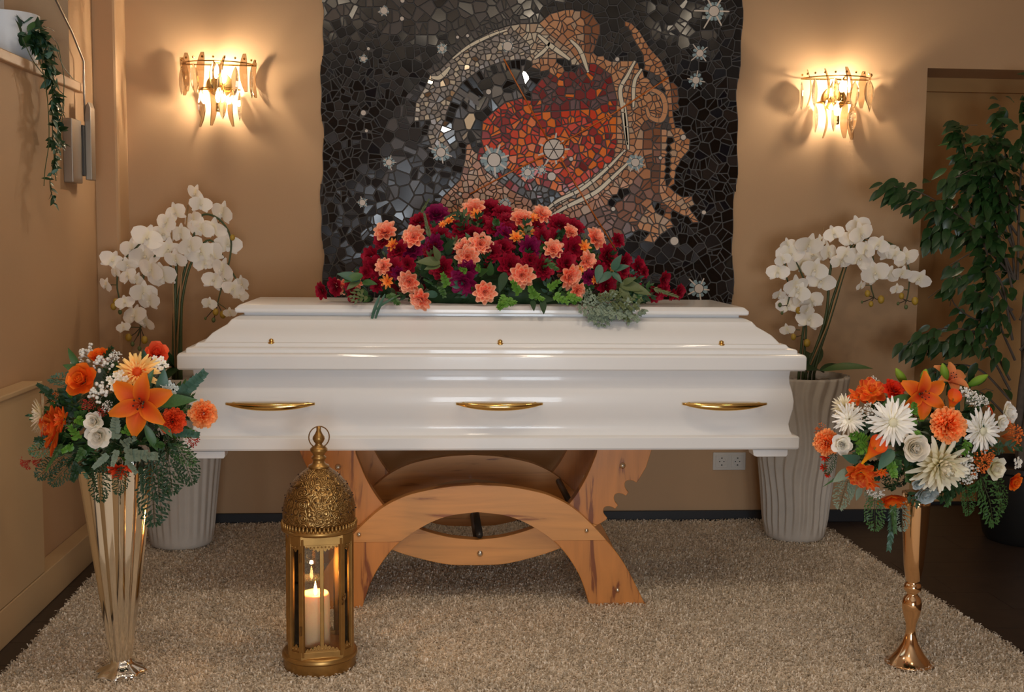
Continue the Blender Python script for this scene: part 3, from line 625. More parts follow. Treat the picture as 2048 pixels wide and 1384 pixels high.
# ------------------------------------------------------------------ coffin
CX0, CX1, CY0, CY1 = -.802, 1.245, 3.70, 4.46
cf = empty('coffin', 'glossy white coffin with stepped lid on the wooden stand', 'coffin', ((CX0+CX1)/2, (CY0+CY1)/2, .556))
def loft(rings, seg_r=3):
    """rings: (inset_x, inset_y, z, corner radius)"""
    b = MB(); V = []; Fc = []; n = None
    for ix, iy, z, cr_ in rings:
        x0, x1, y0, y1 = CX0+ix, CX1-ix, CY0+iy, CY1-iy; R_ = []
        for cx, cy, a0 in ((x1-cr_, y0+cr_, -PI/2), (x1-cr_, y1-cr_, 0), (x0+cr_, y1-cr_, PI/2), (x0+cr_, y0+cr_, PI)):
            for k in range(seg_r+1): a = a0+PI/2*k/seg_r; R_.append((cx+cr_*math.cos(a), cy+cr_*math.sin(a), z))
        n = len(R_); V += R_
    for k in range(len(rings)-1):
        for i in range(n): j = (i+1) % n; Fc.append((k*n+i, k*n+j, (k+1)*n+j, (k+1)*n+i))
    Fc.append(tuple(range(n-1, -1, -1))); Fc.append(tuple((len(rings)-1)*n+i for i in range(n))); b.add(V, Fc); return b
r = .006
body = [(.022, .028, .5575, r), (.013, .016, .560, r), (.011, .013, .566, r), (.011, .013, .599, r), (.013, .016, .602, r), (.030, .034, .606, r), (.036, .040, .620, r), (.040, .042, .640, r), (.036, .036, .665, r), (.030, .030, .695, r), (.029, .029, .72, r), (.034, .033, .75, r), (.042, .040, .78, r), (.043, .042, .80, r), (.040, .040, .8245, r)]
o = loft(body).build('body', 'white_lacquer', cf); autosmooth(o, 24)
lid = [(.016, .020, .822, r), (.004, .005, .824, r), (0, 0, .829, r), (0, 0, .868, r), (.003, .004, .8745, r), (.007, .009, .877, r), (.022, .028, .8775, r), (.0225, .0285, .888, r), (.026, .032, .892, r), (.046, .043, .896, r), (.056, .048, .907, r), (.074, .058, .909, r), (.085, .066, .922, r),
       (.098, .078, .936, r), (.118, .094, .949, r), (.140, .110, .962, r), (.152, .122, .977, r), (.166, .140, .985, r), (.178, .156, .989, r), (.186, .168, .990, r), (.186, .168, .9985, r)]
o = loft(lid).build('lid', 'white_lacquer', cf); autosmooth(o, 24)
plate = [(.182, .165, .998, r), (.163, .143, .9985, r), (.160, .140, 1.003, r), (.160, .140, 1.012, r), (.172, .150, 1.023, r), (.178, .155, 1.0255, r)]
o = loft(plate).build('lid_plate', 'white_lacquer', cf); autosmooth(o, 30)
for px in (541, 999, 1449):
    c = W(px, 806, CY0+.02)
    L = .142; b = MB(); V = []; Fc = []; m = 24; nn = 12
    for k in range(m+1):
        t_ = -1+2*k/m; wv = (1-abs(t_)**2.2)**.6 if abs(t_) < 1 else 0; wv = max(wv, .3); bow = (1-t_*t_)
        cy = CY0+.016-.022*bow; cz = .713-.003*bow
        for i in range(nn):
            a = 2*PI*i/nn; V.append((c.x+L*t_, cy+.010*wv*math.cos(a), cz-.004*bow+.013*wv*math.sin(a)))
    for k in range(m):
        for i in range(nn): j = (i+1) % nn; Fc.append((k*nn+i, k*nn+j, (k+1)*nn+j, (k+1)*nn+i))
    Fc.append(tuple(range(nn-1, -1, -1))); Fc.append(tuple(m*nn+i for i in range(nn))); b.add(V, Fc)
    for sx in (-.118, .118):
        b.tube([(c.x+sx, CY0+.012, .712), (c.x+sx, CY0+.034, .712)], .006, 10)
    b.build('handle', 'gold', cf, smooth=True, label='polished gold bow handle')
for px in (543, 1000, 1442):
    c = W(px, 694, CY0+.06); b = MB(); b.ball((c.x, CY0+.056, .914), .0085, 12, 7, sz=.8); b.lathe([(.012, -.006), (.012, -.002), (.008, 0)], (c.x, CY0+.056, .910), 14); b.build('screw', 'gold', cf, smooth=True)
for x0, x1 in ((-.80+.025, -.80+.14), (1.08, 1.20)):
    for y0 in (CY0+.03, CY1-.09):
        b = MB(); b.prism([(x0, .556), (x0+.004, .536), (x0+.014, .532), (x1-.004, .532), (x1, .54), (x1, .556)], y0, y0+.06); b.build('foot', 'white_lacquer', cf, bevel=.002)
# ------------------------------------------------------------------ stand
st = empty('coffin_stand', 'wooden scissor stand of curved beech arches under the white coffin', 'stand', (.22, 4.05, 0))
def XZ(px, py, Y): p = W(px, py, Y); return (p.x, p.z)
FY = 3.78
def sym(L, cx): return [(2*cx-x, z) for x, z in L]
o_out = [XZ(*q, FY) for q in ((955, 970), (1010, 973), (1060, 981), (1103, 993), (1150, 1019), (1205, 1072), (1250, 1130), (1296, 1220))]
o_in = [XZ(*q, FY) for q in ((955, 1024), (1015, 1032), (1067, 1054), (1118, 1092), (1158, 1150), (1182, 1220))]
def curve2(L, n=8): return [(p.x, p.y) for p in cr([(x, z, 0) for x, z in L], n)]
cx = o_out[0][0]; zc = XZ(1205, 1080, FY)[1]
OUT, INN = curve2(o_out), curve2(o_in); FOOTZ = .008
OUT = [(x, z) for x, z in OUT if z > FOOTZ]+[(OUT[-1][0], FOOTZ)]; INN = [(x, z) for x, z in INN if z > FOOTZ]+[(INN[-1][0], FOOTZ)]
def split(L, z0, up): return [p for p in L if (p[1] >= z0) == up]
def xat(L, z):
    for a, c in zip(L, L[1:]):
        if (a[1]-z)*(c[1]-z) <= 0 and a[1] != c[1]: return a[0]+(c[0]-a[0])*(z-a[1])/(c[1]-a[1])
    return L[-1][0]
ocap = split(OUT, zc, True)+[(xat(OUT, zc), zc)]; icap = split(INN, zc, True)+[(xat(INN, zc), zc)]
oleg = [(xat(OUT, zc), zc)]+split(OUT, zc, False); ileg = [(xat(INN, zc), zc)]+split(INN, zc, False)
def ccw(P):
    A = sum(P[k][0]*P[(k+1) % len(P)][1]-P[(k+1) % len(P)][0]*P[k][1] for k in range(len(P))); return P if A > 0 else P[::-1]
# cradle ("U") pieces
u_bot_in = [XZ(*q, FY+.045) for q in ((955, 1080), (1010, 1073), (1067, 1056), (1110, 1032), (1140, 1006), (1170, 960), (1196, 900))]
u_bot_out = [XZ(*q, FY+.045) for q in ((955, 1131), (1010, 1128), (1070, 1114), (1120, 1097), (1160, 1076), (1195, 1050))]
UI, UO = curve2(u_bot_in), curve2(u_bot_out)
TOPZ = .5545
UI = [(x, min(z, TOPZ)) for x, z in UI]
UI[-1] = (UI[-1][0], TOPZ)
notch = []
N0, N1 = XZ(1212, 1040, FY+.045), XZ(1276, 962, FY+.045)
dx, dz = N1[0]-N0[0], N1[1]-N0[1]; NL = math.hypot(dx, dz); ux, uz = dx/NL, dz/NL; nx, nz = -uz, ux
for k in range(3):
    m_ = (k+.5)/3*NL; rad = NL/3*.36
    for q in range(9):
        a = PI*q/8; al = m_-rad*math.cos(a); de = rad*math.sin(a)*1.55; notch.append((N0[0]+ux*al+nx*de, N0[1]+uz*al+nz*de))
arm_out = [N0]+notch+[N1, XZ(1292, 935, FY+.045), (XZ(1306, 905, FY+.045)[0], TOPZ)]
arm_outL = curve2([UO[-1], XZ(1245, 990, FY+.045), XZ(1280, 945, FY+.045), (XZ(1306, 905, FY+.045)[0], TOPZ)])
def frame_pair(y0, dark=False):
    th = .042
    for s in (0, 1):
        f = (lambda L: L) if s == 0 else (lambda L: sym(L, cx))
        b = MB(); b.prism(ccw(f(oleg+ileg[::-1])), y0, y0+th); b.build('leg', 'beech_leg', st, bevel=.0025)
    b = MB(); P = sym(ocap, cx)[::-1]+ocap[1:]+icap[::-1]+sym(icap, cx)[1:]; b.prism(ccw(P), y0-.001, y0+th+.001); b.build('arch', 'beech', st, bevel=.0025)
    y1 = y0+.045
    b = MB(); P = sym(UO, cx)[::-1]+UO[1:]; Ui = [p for p in UI if p[1] < N0[1]+.02]; P2 = P+Ui[::-1]+sym(Ui, cx)[1:]; b.prism(ccw(P2), y1, y1+th); b.build('cradle', 'beech', st, bevel=.0025)
    armi = [p for p in UI if p[1] >= N0[1]+.02]
    R_ = [UO[-1]]+arm_out+armi[::-1]; b = MB(); b.prism(ccw(R_), y1-.0005, y1+th+.0005); b.build('arm', 'beech_leg', st, bevel=.0015)
    R_ = sym(arm_outL+armi[::-1], cx); b = MB(); b.prism(ccw(R_), y1-.0005, y1+th+.0005); b.build('arm', 'beech_leg', st, bevel=.0015)
frame_pair(FY); frame_pair(4.31)
def bolt(px, py, y, r=.0085):
    x, z = XZ(px, py, y); b = MB(); b.lathe([(r*1.25, 0), (r*1.25, .002), (r*.95, .004), (r*.7, .007), (.001, .0085)], (0, 0, 0), 16)
    o = b.build('bolt', 'chrome', None, smooth=True); o.matrix_basis = Matrix.Translation((x, y, z)) @ Matrix.Rotation(PI/2, 4, 'X'); adopt(o, st)
for q in ((1173, 1061), (1235, 1180), (718, 1069)): bolt(*q, FY-.001, .0065)
for q in ((960, 1107), (1245, 931), (676, 934)): bolt(*q, FY+.0445)
for px, py in ((955, 1045), (1137, 1000)):
    x, z = XZ(px, py, 4.0); b = MB(); b.tube([(x, FY+.05, z), (x, 4.40, z)], .012, 14); b.build('rod', 'dark_metal', st, smooth=True)
x, z = XZ(957, 1106, FY+.045); b = MB(); b.tube([(x, FY+.08, z), (x, 4.36, z)], .011, 12); b.build('rod', 'dark_metal', st, smooth=True)
# ------------------------------------------------------------------ planters
def planter(px, py, label, wavy, seed):
    c = G(px, py, .0); t = empty('tall_planter', label, 'planter', (c.x, c.y, 0), 'tall ribbed planters beside the coffin'); H_ = .70
    n = 220; m = 60; V = []; Fc = []
    def rad(a, v):
        base = .122+(.196-.122)*v**1.08
        if v < .03: base -= .012*(1-v/.03)**2
        ph = a*26+(math.sin(v*13+a*2)*1.1+math.sin(v*7.3+a*3)*.9 if wavy else .25*math.sin(v*6+a*3))
        return base+(.0062 if wavy else .003)*min(1, v*8)*(math.sin(ph)+.25*math.sin(2*ph))*min(1, max(0, (v-.0)/.1))
    for k in range(m+1):
        v = k/m
        for i in range(n): a = 2*PI*i/n; r_ = rad(a, v); V.append((c.x+r_*math.cos(a), c.y+r_*math.sin(a), .012+(H_-.012)*v))
    for k in range(m):
        for i in range(n): j = (i+1) % n; Fc.append((k*n+i, k*n+j, (k+1)*n+j, (k+1)*n+i))
    for (rr_, z) in ((.181, H_-.001), (.174, H_-.03), (.17, H_-.055)):
        V += [(c.x+rr_*math.cos(2*PI*i/n), c.y+rr_*math.sin(2*PI*i/n), z) for i in range(n)]
    for k in range(m, m+3):
        for i in range(n): j = (i+1) % n; Fc.append((k*n+i, k*n+j, (k+1)*n+j, (k+1)*n+i))
    Fc.append(tuple(range(n-1, -1, -1))); Fc.append(tuple((m+3)*n+i for i in range(n)))
    b = MB(); b.add(V, Fc); b.build('pot', 'planter_stone', t, smooth=True)
    b = MB(); b.lathe([(.168, H_-.056), (.160, H_-.045), (.001, H_-.04)], (c.x, c.y, 0), 24); b.build('soil', 'soil', t)
    rr = random.Random(seed)
    for k in range(34):
        a, q = rr.uniform(0, 2*PI), .15*math.sqrt(rr.random()); s = rr.uniform(.012, .024); b = MB(); b.ball((0, 0, 0), s, 9, 6)
        o = b.build('pebble', 'pebble', None, smooth=True); o.matrix_basis = Matrix.Translation((c.x+q*math.cos(a), c.y+q*math.sin(a), H_-.036+rr.uniform(-.003, .006))) @ Matrix.Rotation(a, 4, 'Z') @ Matrix.Diagonal((1.3, 1, .7, 1)); adopt(o, t)
    return c
cR = planter(1588, 1079, 'tall planter with wavy ribs at the right end of the coffin', True, 1)
cL = planter(364, 1093, 'tall planter behind the orange bouquet at the left end of the coffin', False, 2)
#@@PART2
# ------------------------------------------------------------------ flower kit (every bloom faces local +Z)
def petal(mb, L, wd, elev, curl, az, r0=0, z0=0, cup=.2, tip=1.0, nu=5, nv=3, var=.5, shape=(1.35, .6), wave=0, twist=0, rr=random, mi=0):
    V = []; P = []; x, z, e = r0, z0, elev; ca, sa = math.cos(az), math.sin(az)
    for k in range(nu):
        t_ = k/(nu-1); wv = wd/2*max(.06, math.sin(PI*min(1, (.08+t_*.92*(1 if tip > .5 else .8))**shape[0]))**shape[1] if t_ < 1 or tip > .5 else .6)
        if t_ == 1 and tip > .5: wv = wd*(.12 if shape[1] > .65 else .17)
        for j in range(nv):
            s = -1+2*j/(nv-1); lift = cup*wv*s*s+wave*wd*(math.sin(az*7+t_*5+s*4))*t_
            px = x-math.sin(e)*lift; pz = z+math.cos(e)*lift+twist*s*wv*t_; py = s*wv
            V.append((px*ca-py*sa, px*sa+py*ca, pz)); P.append((t_, abs(s), var))
        x += math.cos(e)*L/(nu-1); z += math.sin(e)*L/(nu-1); e += curl/(nu-1)
    mb.add(V, [(k*nv+j, (k+1)*nv+j, (k+1)*nv+j+1, k*nv+j+1) for k in range(nu-1) for j in range(nv-1)], mi, P)
def layered(layers, seed, R_=1.0, center=None):
    rr = random.Random(seed); mb = MB()
    for n, L, wd, el, cu, r0, z0, cup, kw in layers:
        o = rr.random()*6
        for i in range(n):
            petal(mb, L*R_*rr.uniform(.9, 1.1), wd*R_*rr.uniform(.9, 1.1), el+rr.uniform(-.12, .12), cu+rr.uniform(-.1, .1), o+2*PI*i/n+rr.uniform(-.1, .1), r0*R_, z0*R_, cup, var=rr.random(), rr=rr, **kw)
    if center:
        r, z, s = center; pr = [(r*R_*math.cos(q*PI/2/3), z*R_+s*R_*math.sin(q*PI/2/3)) for q in range(4)]; pr[-1] = (.0005, pr[-1][1]); mb.lathe(pr, (0, 0, 0), 12, 1, caps=False)
    return mb
def keep(mb, name, ms):
    me = bpy.data.meshes.new(name); me.from_pydata([tuple(v) for v in mb.V], [], mb.F)
    for m in (ms if isinstance(ms, (list, tuple)) else [ms]): me.materials.append(MATS[m])
    me.polygons.foreach_set('material_index', mb.I); me.polygons.foreach_set('use_smooth', [True]*len(me.polygons))
    at = me.color_attributes.new('pt', 'FLOAT_COLOR', 'POINT'); at.data.foreach_set('color', np.array([(a, b, c, 1) for a, b, c in mb.P], dtype=np.float32).ravel()); me.update(); return me
K = {}   # bloom radius = 1 unit
def dahlia(seed): return layered([(9, .86, .54, .12, .25, .12, 0, .5, {}), (9, .74, .50, .5, .2, .1, .04, .5, {}), (8, .56, .42, .85, .2, .08, .08, .6, {}), (6, .40, .28, 1.15, .3, .04, .1, .7, {}), (4, .3, .2, 1.4, .3, .01, .12, .8, {})], seed)
def dahlia_loose(seed): return layered([(8, .88, .66, .05, .3, .1, 0, .3, {}), (8, .70, .58, .5, .1, .08, .03, .4, {}), (6, .46, .42, 1.0, .3, .05, .06, .6, {})], seed)
for i in range(3): K['dahlia', i] = dahlia(20+i)
for i in range(2): K['loose', i] = dahlia_loose(30+i)
K['small', 0] = layered([(8, .85, .36, .2, .2, .1, 0, .4, {}), (7, .6, .3, .7, .2, .06, .04, .5, {}), (4, .35, .2, 1.2, .2, .02, .08, .6, {})], 41)
def gerbera(seed): return layered([(24, .82, .17, .02, -.12, .18, 0, .25, dict(nu=4)), (20, .68, .16, .2, -.1, .16, .03, .3, dict(nu=4)), (16, .40, .10, .45, -.2, .14, .06, .3, dict(nu=3)), (14, .2, .07, .5, -.2, .16, .09, .3, dict(nu=3))], seed, center=(.17, .10, .09))
for i in range(2): K['gerbera', i] = gerbera(50+i)
def rose(seed): return layered([(5, .82, .9, .25, .5, .12, -.05, .45, dict(shape=(.75, .5), tip=0)), (5, .76, .8, .75, .45, .12, 0, .5, dict(shape=(.75, .5), tip=0)), (5, .66, .62, 1.1, .5, .1, .02, .6, dict(shape=(.75, .5), tip=0)), (4, .6, .46, 1.35, .4, .08, .02, .7, dict(shape=(.75, .5), tip=0)), (3, .52, .34, 1.5, .3, .05, .04, .8, dict(shape=(.75, .5), tip=0)), (3, .50, .24, 1.75, .3, .06, .06, .8, dict(shape=(.75, .5), tip=0)), (3, .50, .16, 1.75, .2, .03, .07, .8, dict(shape=(.75, .5), tip=0))], seed)
for i in range(2): K['rose', i] = rose(60+i)
def ranun(seed):
    L = []
    for k in range(7): L.append((6, .34+.05*k, .34+.09*k, 1.55-.19*k, .75-.03*k, .02+.05*k, .22-.04*k, .4, dict(shape=(.8, .4), tip=0, nu=5)))
    return layered(L, seed)
for i in range(2): K['ranunculus', i] = ranun(70+i)
def pompom(seed):
    rr = random.Random(seed); mb = MB()
    for k in range(90):
        zz = 1-1.25*(k+.5)/90; a = k*2.39996; el = math.asin(max(-1, min(1, zz)))
        petal(mb, .62*rr.uniform(.85, 1.1), .30, el, rr.uniform(-.3, .3), a, .22*math.cos(el), .25+.2*math.sin(el), .5, 0, nu=4, nv=4, var=rr.random(), wave=.22, shape=(.9, .5))
    return mb
for i in range(2): K['pompom', i] = pompom(80+i)
def mum(seed):
    rr = random.Random(seed); mb = MB()
    for k in range(110):
        q = k/110; el = 1.5-q*1.9; a = k*2.39996
        petal(mb, (.45+.55*q)*rr.uniform(.85, 1.1), .18, el, (1.4*(1-q)+.2)*rr.choice((1, 1, .5)), a, .04+.16*q, .34-.34*q, .8, nu=6, nv=3, var=rr.random(), shape=(1.2, .35))
    return mb
K['mum', 0] = mum(90); 
K['daisy', 0] = layered([(24, .85, .15, .1, .1, .14, 0, .3, dict(nu=4)), (20, .7, .13, .45, .1, .1, .05, .3, dict(nu=4)), (16, .5, .11, .8, .1, .08, .08, .3, dict(nu=4)), (12, .3, .09, 1.1, .1, .04, .1, .3, dict(nu=3))], 95)
def orchid(seed):
    rr = random.Random(seed); mb = MB()
    for a, L, wd, e in ((PI/2, .85, .55, .05), (PI/2+2.3, .82, .5, .0), (PI/2-2.3, .82, .5, .0)): petal(mb, L, wd, e+rr.uniform(-.1, .1), -.2, a, .04, -.03, .12, nu=6, nv=5, var=.35, shape=(.8, .7))
    for a in (.12, PI-.12): petal(mb, .98, 1.12, .12+rr.uniform(-.15, .15), -.3, a, .02, .02, .06, nu=7, nv=5, var=rr.random(), shape=(.8, .45))
    petal(mb, .5, .3, .9, -1.6, -PI/2, .03, .04, .5, nu=5, var=.2, mi=1)
    for a in (-PI/2-.9, -PI/2+.9): petal(mb, .3, .2, 1.1, .4, a, .03, .04, .5, nu=4, var=.2, mi=1)
    mb.ball((0, -.02, .14), .085, 8, 5, 2); mb.ball((0, -.13, .12), .06, 6, 4, 2); return mb
for i in range(3): K['orchid', i] = orchid(100+i)
# small florets on stems: balls
def florets(seed, n, r, spread=1.0, flat=.6):
    rr = random.Random(seed); mb = MB()
    for k in range(n):
        a, q = rr.random()*2*PI, math.sqrt(rr.random())*spread; z = (1-q*q)*flat+rr.uniform(-.18, .18)
        p = (q*math.cos(a), q*math.sin(a), z); mb.ball(p, r*rr.uniform(.7, 1.2), 6, 4, 0)
        if k % 3 == 0: mb.tube([(0, 0, -.7), (p[0]*.6, p[1]*.6, z*.3), p], .015, 3, 1)
    return mb
K['gyp', 0] = florets(110, 70, .085); K['berries', 0] = florets(111, 32, .15, .85); K['speck', 0] = florets(112, 75, .065, 1, .5)
def umbel(seed):
    rr = random.Random(seed); mb = MB()
    for k in range(11):
        a, q = k*2.4, .22*math.sqrt(k); p = (q*math.cos(a), q*math.sin(a), .35-q*q*.35)
        for j in range(5):
            sub = MB(); petal(sub, .24, .2, .25, .1, j*2*PI/5, .01, 0, .2, nu=4, var=rr.random(), tip=0, shape=(.8, .5)); mb.add([(v[0]+p[0], v[1]+p[1], v[2]+p[2]) for v in sub.V], sub.F, 0, sub.P)
    return mb
K['umbel', 0] = umbel(115)
KM = {k: keep(v, k[0], ['p_white', 'green_center']) for k, v in K.items()}
FLO = {'gyp': 1, 'berries': 1, 'speck': 1}
for k in KM:
    me = KM[k]; me.materials.clear()
    if k[0] in FLO: me.materials.append(MATS['white_flower']); me.materials.append(MATS['stem_green'])
    elif k[0] == 'orchid': me.materials.append(MATS['p_orchid']); me.materials.append(MATS['p_peachcream']); me.materials.append(MATS['yellow_center'])
    elif k[0] == 'gerbera': me.materials.append(MATS['p_white']); me.materials.append(MATS['green_center'])
    else: me.materials.append(MATS['p_white'])
# leaves, sprigs, fronds (grow along local +Y, face +Z)
def leaf_geo(mb, L, wd, M_=None, fold=.25, droop=.4, nu=6, var=.5, mi=0, shape=.75):
    V = []; P = []
    for k in range(nu):
        t_ = k/(nu-1); wv = wd/2*max(.03, math.sin(PI*(.04+.95*t_)**shape)**.9); y = L*t_; z = -droop*L*t_*t_*.5
        for s in (-1, 0, 1): V.append(Vector((s*wv, y, z+abs(s)*wv*fold))); P.append((t_, abs(s), var))
    if M_ is not None: V = [M_ @ v for v in V]
    mb.add(V, [(k*3+j, k*3+j+1, (k+1)*3+j+1, (k+1)*3+j) for k in range(nu-1) for j in (0, 1)], mi, P)
def lm(y, side, ang, lift=0, x=0, z=0): return Matrix.Translation((x, y, z)) @ Matrix.Rotation(side*ang, 4, 'Z') @ Matrix.Rotation(lift, 4, 'X')
def sprig(n, L, ll, lw, ang=.9, seed=0, opp=False, fold=.2, drp=.5, stem=.012, shape=.75, nu=4):
    rr = random.Random(seed); mb = MB(); mb.tube([(0, 0, 0), (0, L*.5, -.03*L), (0, L*.92, -.12*L)], [stem, stem*.8, stem*.4], 4, 1)
    for k in range(n):
        t_ = (k+1)/n; y = L*(.08+.84*t_); sz = ll*(1.05-.35*t_)
        for sd in ((-1, 1) if opp else ((-1) ** k,)):
            leaf_geo(mb, sz, lw*(1.05-.35*t_), lm(y, sd, ang*rr.uniform(.8, 1.2)*(1-.45*t_), rr.uniform(-.3, .5), 0, -.12*L*t_*t_), fold, drp, nu, rr.random(), 0, shape)
    leaf_geo(mb, ll*.6, lw*.6, lm(L*.9, 0, 0, 0, 0, -.11*L), fold, drp, nu, .6, 0, shape); return mb
def fine(seed):
    rr = random.Random(seed); mb = MB(); mb.tube([(0, 0, 0), (0, .5, -.02), (0, .95, -.1)], [.01, .008, .004], 4, 1)
    for k in range(9):
        t_ = (k+.6)/9; sd = 1 if k % 2 else -1; a = Vector((0, .9*t_, -.1*t_*t_)); L = .34*(1.1-.6*t_); d = Vector((sd*.75, .65, rr.uniform(-.3, .4))).normalized(); mb.tube([a, a+d*L], .004, 3, 1)
        for j in range(6):
            for s2 in (-1, 1):
                p = a+d*L*(j+1)/6; leaf_geo(mb, .085*rr.uniform(.7, 1.2), .065, Matrix.Translation(p) @ Matrix.Rotation(-sd*.8+s2*1.0+rr.uniform(-.3, .3), 4, 'Z') @ Matrix.Rotation(rr.uniform(-.6, .6), 4, 'X'), .15, .2, 3, rr.random(), 0, .6)
    return mb
def frond(n, L, seed):
    rr = random.Random(seed); mb = MB(); mb.tube([(0, 0, 0), (0, L*.5, -.04), (0, L, -.22*L)], .008, 3, 1)
    for k in range(n):
        t_ = (k+.5)/n; y = L*t_; wl = .24*L*math.sin(PI*(.12+.83*t_))
        for sd in (-1, 1):
            for q in range(5):
                u = (q+1)/5; leaf_geo(mb, .085*L, .042*L, lm(y+wl*u*.45, sd, .9+rr.uniform(-.9, .9), rr.uniform(-.4, .4), -sd*wl*u, -.22*L*t_*t_+rr.uniform(-.01, .01)), .1, .2, 3, rr.random())
            mb.tube([(0, y, -.22*L*t_*t_), (-sd*wl, y+wl*.45, -.22*L*t_*t_)], .004, 3, 1)
    return mb
def lkeep(mb, name):
    me = keep(mb, name, ['leaf_dark', 'stem_green']); return me
mb = MB(); leaf_geo(mb, 1, .46, nu=7); LEAF = lkeep(mb, 'leaf')
mb = MB(); leaf_geo(mb, 1, .30, nu=8, droop=.5, shape=.9); LILYLEAF = lkeep(mb, 'leaf')
mb = MB(); leaf_geo(mb, 1, .10, nu=8, droop=.9); BLADE = lkeep(mb, 'leaf')
SPR = {'broad': [lkeep(sprig(6, 1, .46, .22, 1.0, s), 'sprig') for s in (1, 2)], 'euc': [lkeep(sprig(9, 1, .24, .20, 1.1, s, True, .15, .3, shape=.6), 'sprig') for s in (3, 4)],
       'fine': [lkeep(fine(s), 'sprig') for s in (11, 12)],
       'bush': [lkeep(sprig(8, .8, .30, .20, 1.2, s, True, .3, .2), 'sprig') for s in (5, 6)], 'fern': [lkeep(frond(13, 1, s), 'fern_frond') for s in (7, 8)], 'spike': [lkeep(sprig(16, 1, .16, .05, .7, s, True), 'sprig') for s in (9, 10)]}
GRN = random.Random(99)
def sprigat(t, kind, m, base, d, L, n=None, name=None, label=None):
    """base point, growth direction d, length L; n = which way its face looks"""
    d = Vector(d).normalized(); n = Vector(n if n else (0, -1, .3)); n = (n-d*n.dot(d))
    if n.length < .05: n = Vector((1, 0, .1))-d*d.x
    n.normalize(); x = d.cross(n); Mx = Matrix((x, d, n)).transposed().to_4x4() @ Matrix.Scale(L, 4); Mx.translation = Vector(base)
    me = {'leaf': LEAF, 'lilyleaf': LILYLEAF, 'blade': BLADE}.get(kind) or GRN.choice(SPR[kind])
    return inst(name or ('leaf' if kind in ('leaf', 'lilyleaf', 'blade') else 'fern_frond' if kind == 'fern' else 'leaf_sprig'), me, Mx, t, label, m)
NAMES = {'dahlia': 'dahlia_bloom', 'loose': 'dahlia_bloom', 'small': 'small_bloom', 'gerbera': 'gerbera_bloom', 'rose': 'rose_bloom', 'ranunculus': 'ranunculus_bloom', 'pompom': 'carnation_bloom', 'mum': 'chrysanthemum_bloom', 'daisy': 'daisy_bloom', 'orchid': 'orchid_bloom', 'gyp': 'floret_cluster', 'berries': 'berry_cluster', 'speck': 'floret_cluster', 'umbel': 'floret_cluster'}
def bloom(t, kind, m, pos, n, R_, label=None, flat=1.0, m2=None):
    ks = [k for k in KM if k[0] == kind]; k = GRN.choice(ks)
    Mx = frame(n, GRN.uniform(0, 6), pos, R_)
    if kind == 'orchid': Mx = frame(n, GRN.uniform(-.5, .5), pos, R_)
    o = inst(NAMES[kind], KM[k], Mx, t, label, m)
    if m2: o.material_slots[1].link = 'OBJECT'; o.material_slots[1].material = MATS[m2]
    return o
def lily_bloom(t, pos, n, R_, m, spin, label):
    Mx = frame(n, spin, pos, R_); mb = MB(); mb.lathe([(.04, -.45), (.09, -.2), (.12, 0), (.001, .02)], n=10, mi=1)
    for i in range(6): a = i*PI/3; mb.tube([(0, 0, 0), (.06*math.cos(a), .06*math.sin(a), .3), (.17*math.cos(a), .17*math.sin(a), .55)], .014, 4, 0); mb.ball((.17*math.cos(a), .17*math.sin(a), .56), .035, 6, 4, 2)
    me = keep(mb, 'lily_bloom', ['p_lily_pale', 'leaf_mid', 'brown_center']); b = inst('lily_bloom', me, Mx, t, label)
    for k, (wd) in enumerate((.66, .54)*3):
        pm_ = MB(); petal(pm_, 1.12, wd, 1.05 if k % 2 else .9, -1.5, k*PI/3, .05, .0, .35, nu=9, nv=5, var=.4+.1*(k % 3), shape=(1.0, .75)); q = bpy.data.objects.new('petal', keep(pm_, 'petal', m)); COL.objects.link(q); q.parent = b
def calla(t, pos, d, n, L, label):
    """d: from flower mouth towards stem tip"""
    mb = MB(); V = []; P = []; m_, n_ = 10, 16
    for k in range(m_):
        u = k/(m_-1)
        for i in range(n_):
            a = 2*PI*i/(n_-1)-PI; rad = .05+.30*u**1.6; front = (1+math.cos(a))/2   # back side rises to the tip
            V.append((rad*math.sin(a)*(1+.15*u), -L*0+(-rad*math.cos(a))*.9, -.95+.95*u+.42*(1-front)*u**2-.10*front*u**2)); P.append((u, 0 if u < .9 else .8, .5))
    mb.add(V, [(k*n_+i, k*n_+i+1, (k+1)*n_+i+1, (k+1)*n_+i) for k in range(m_-1) for i in range(n_-1)], 0, P)
    mb.tube([(0, 0, -.6), (0, 0, -.05)], [.04, .03], 8, 1)
    me = keep(mb, 'calla_bloom', ['p_calla', 'yellow_center']); z = -Vector(d).normalized(); y = Vector(n); y = (y-z*y.dot(z)).normalized(); y = -y if False else y; x = y.cross(z)
    Mx = Matrix((x, y, z)).transposed().to_4x4() @ Matrix.Scale(L, 4); Mx.translation = Vector(pos); return inst('calla_bloom', me, Mx, t, label)
def bud(t, p, q, r, m='p_bud', name='flower_bud'):
    p, q = Vector(p), Vector(q); d = q-p; L = d.length; mb = MB(); pr = [(r*max(.05, math.sin(PI*(.06+.9*u/8))**.8), L*u/8) for u in range(9)]; mb.lathe(pr, n=8); mb.P = [(v[2]/L, 0, .5) for v in mb.V]
    return inst(name, keep(mb, name, m), frame(d, 0, p), t)
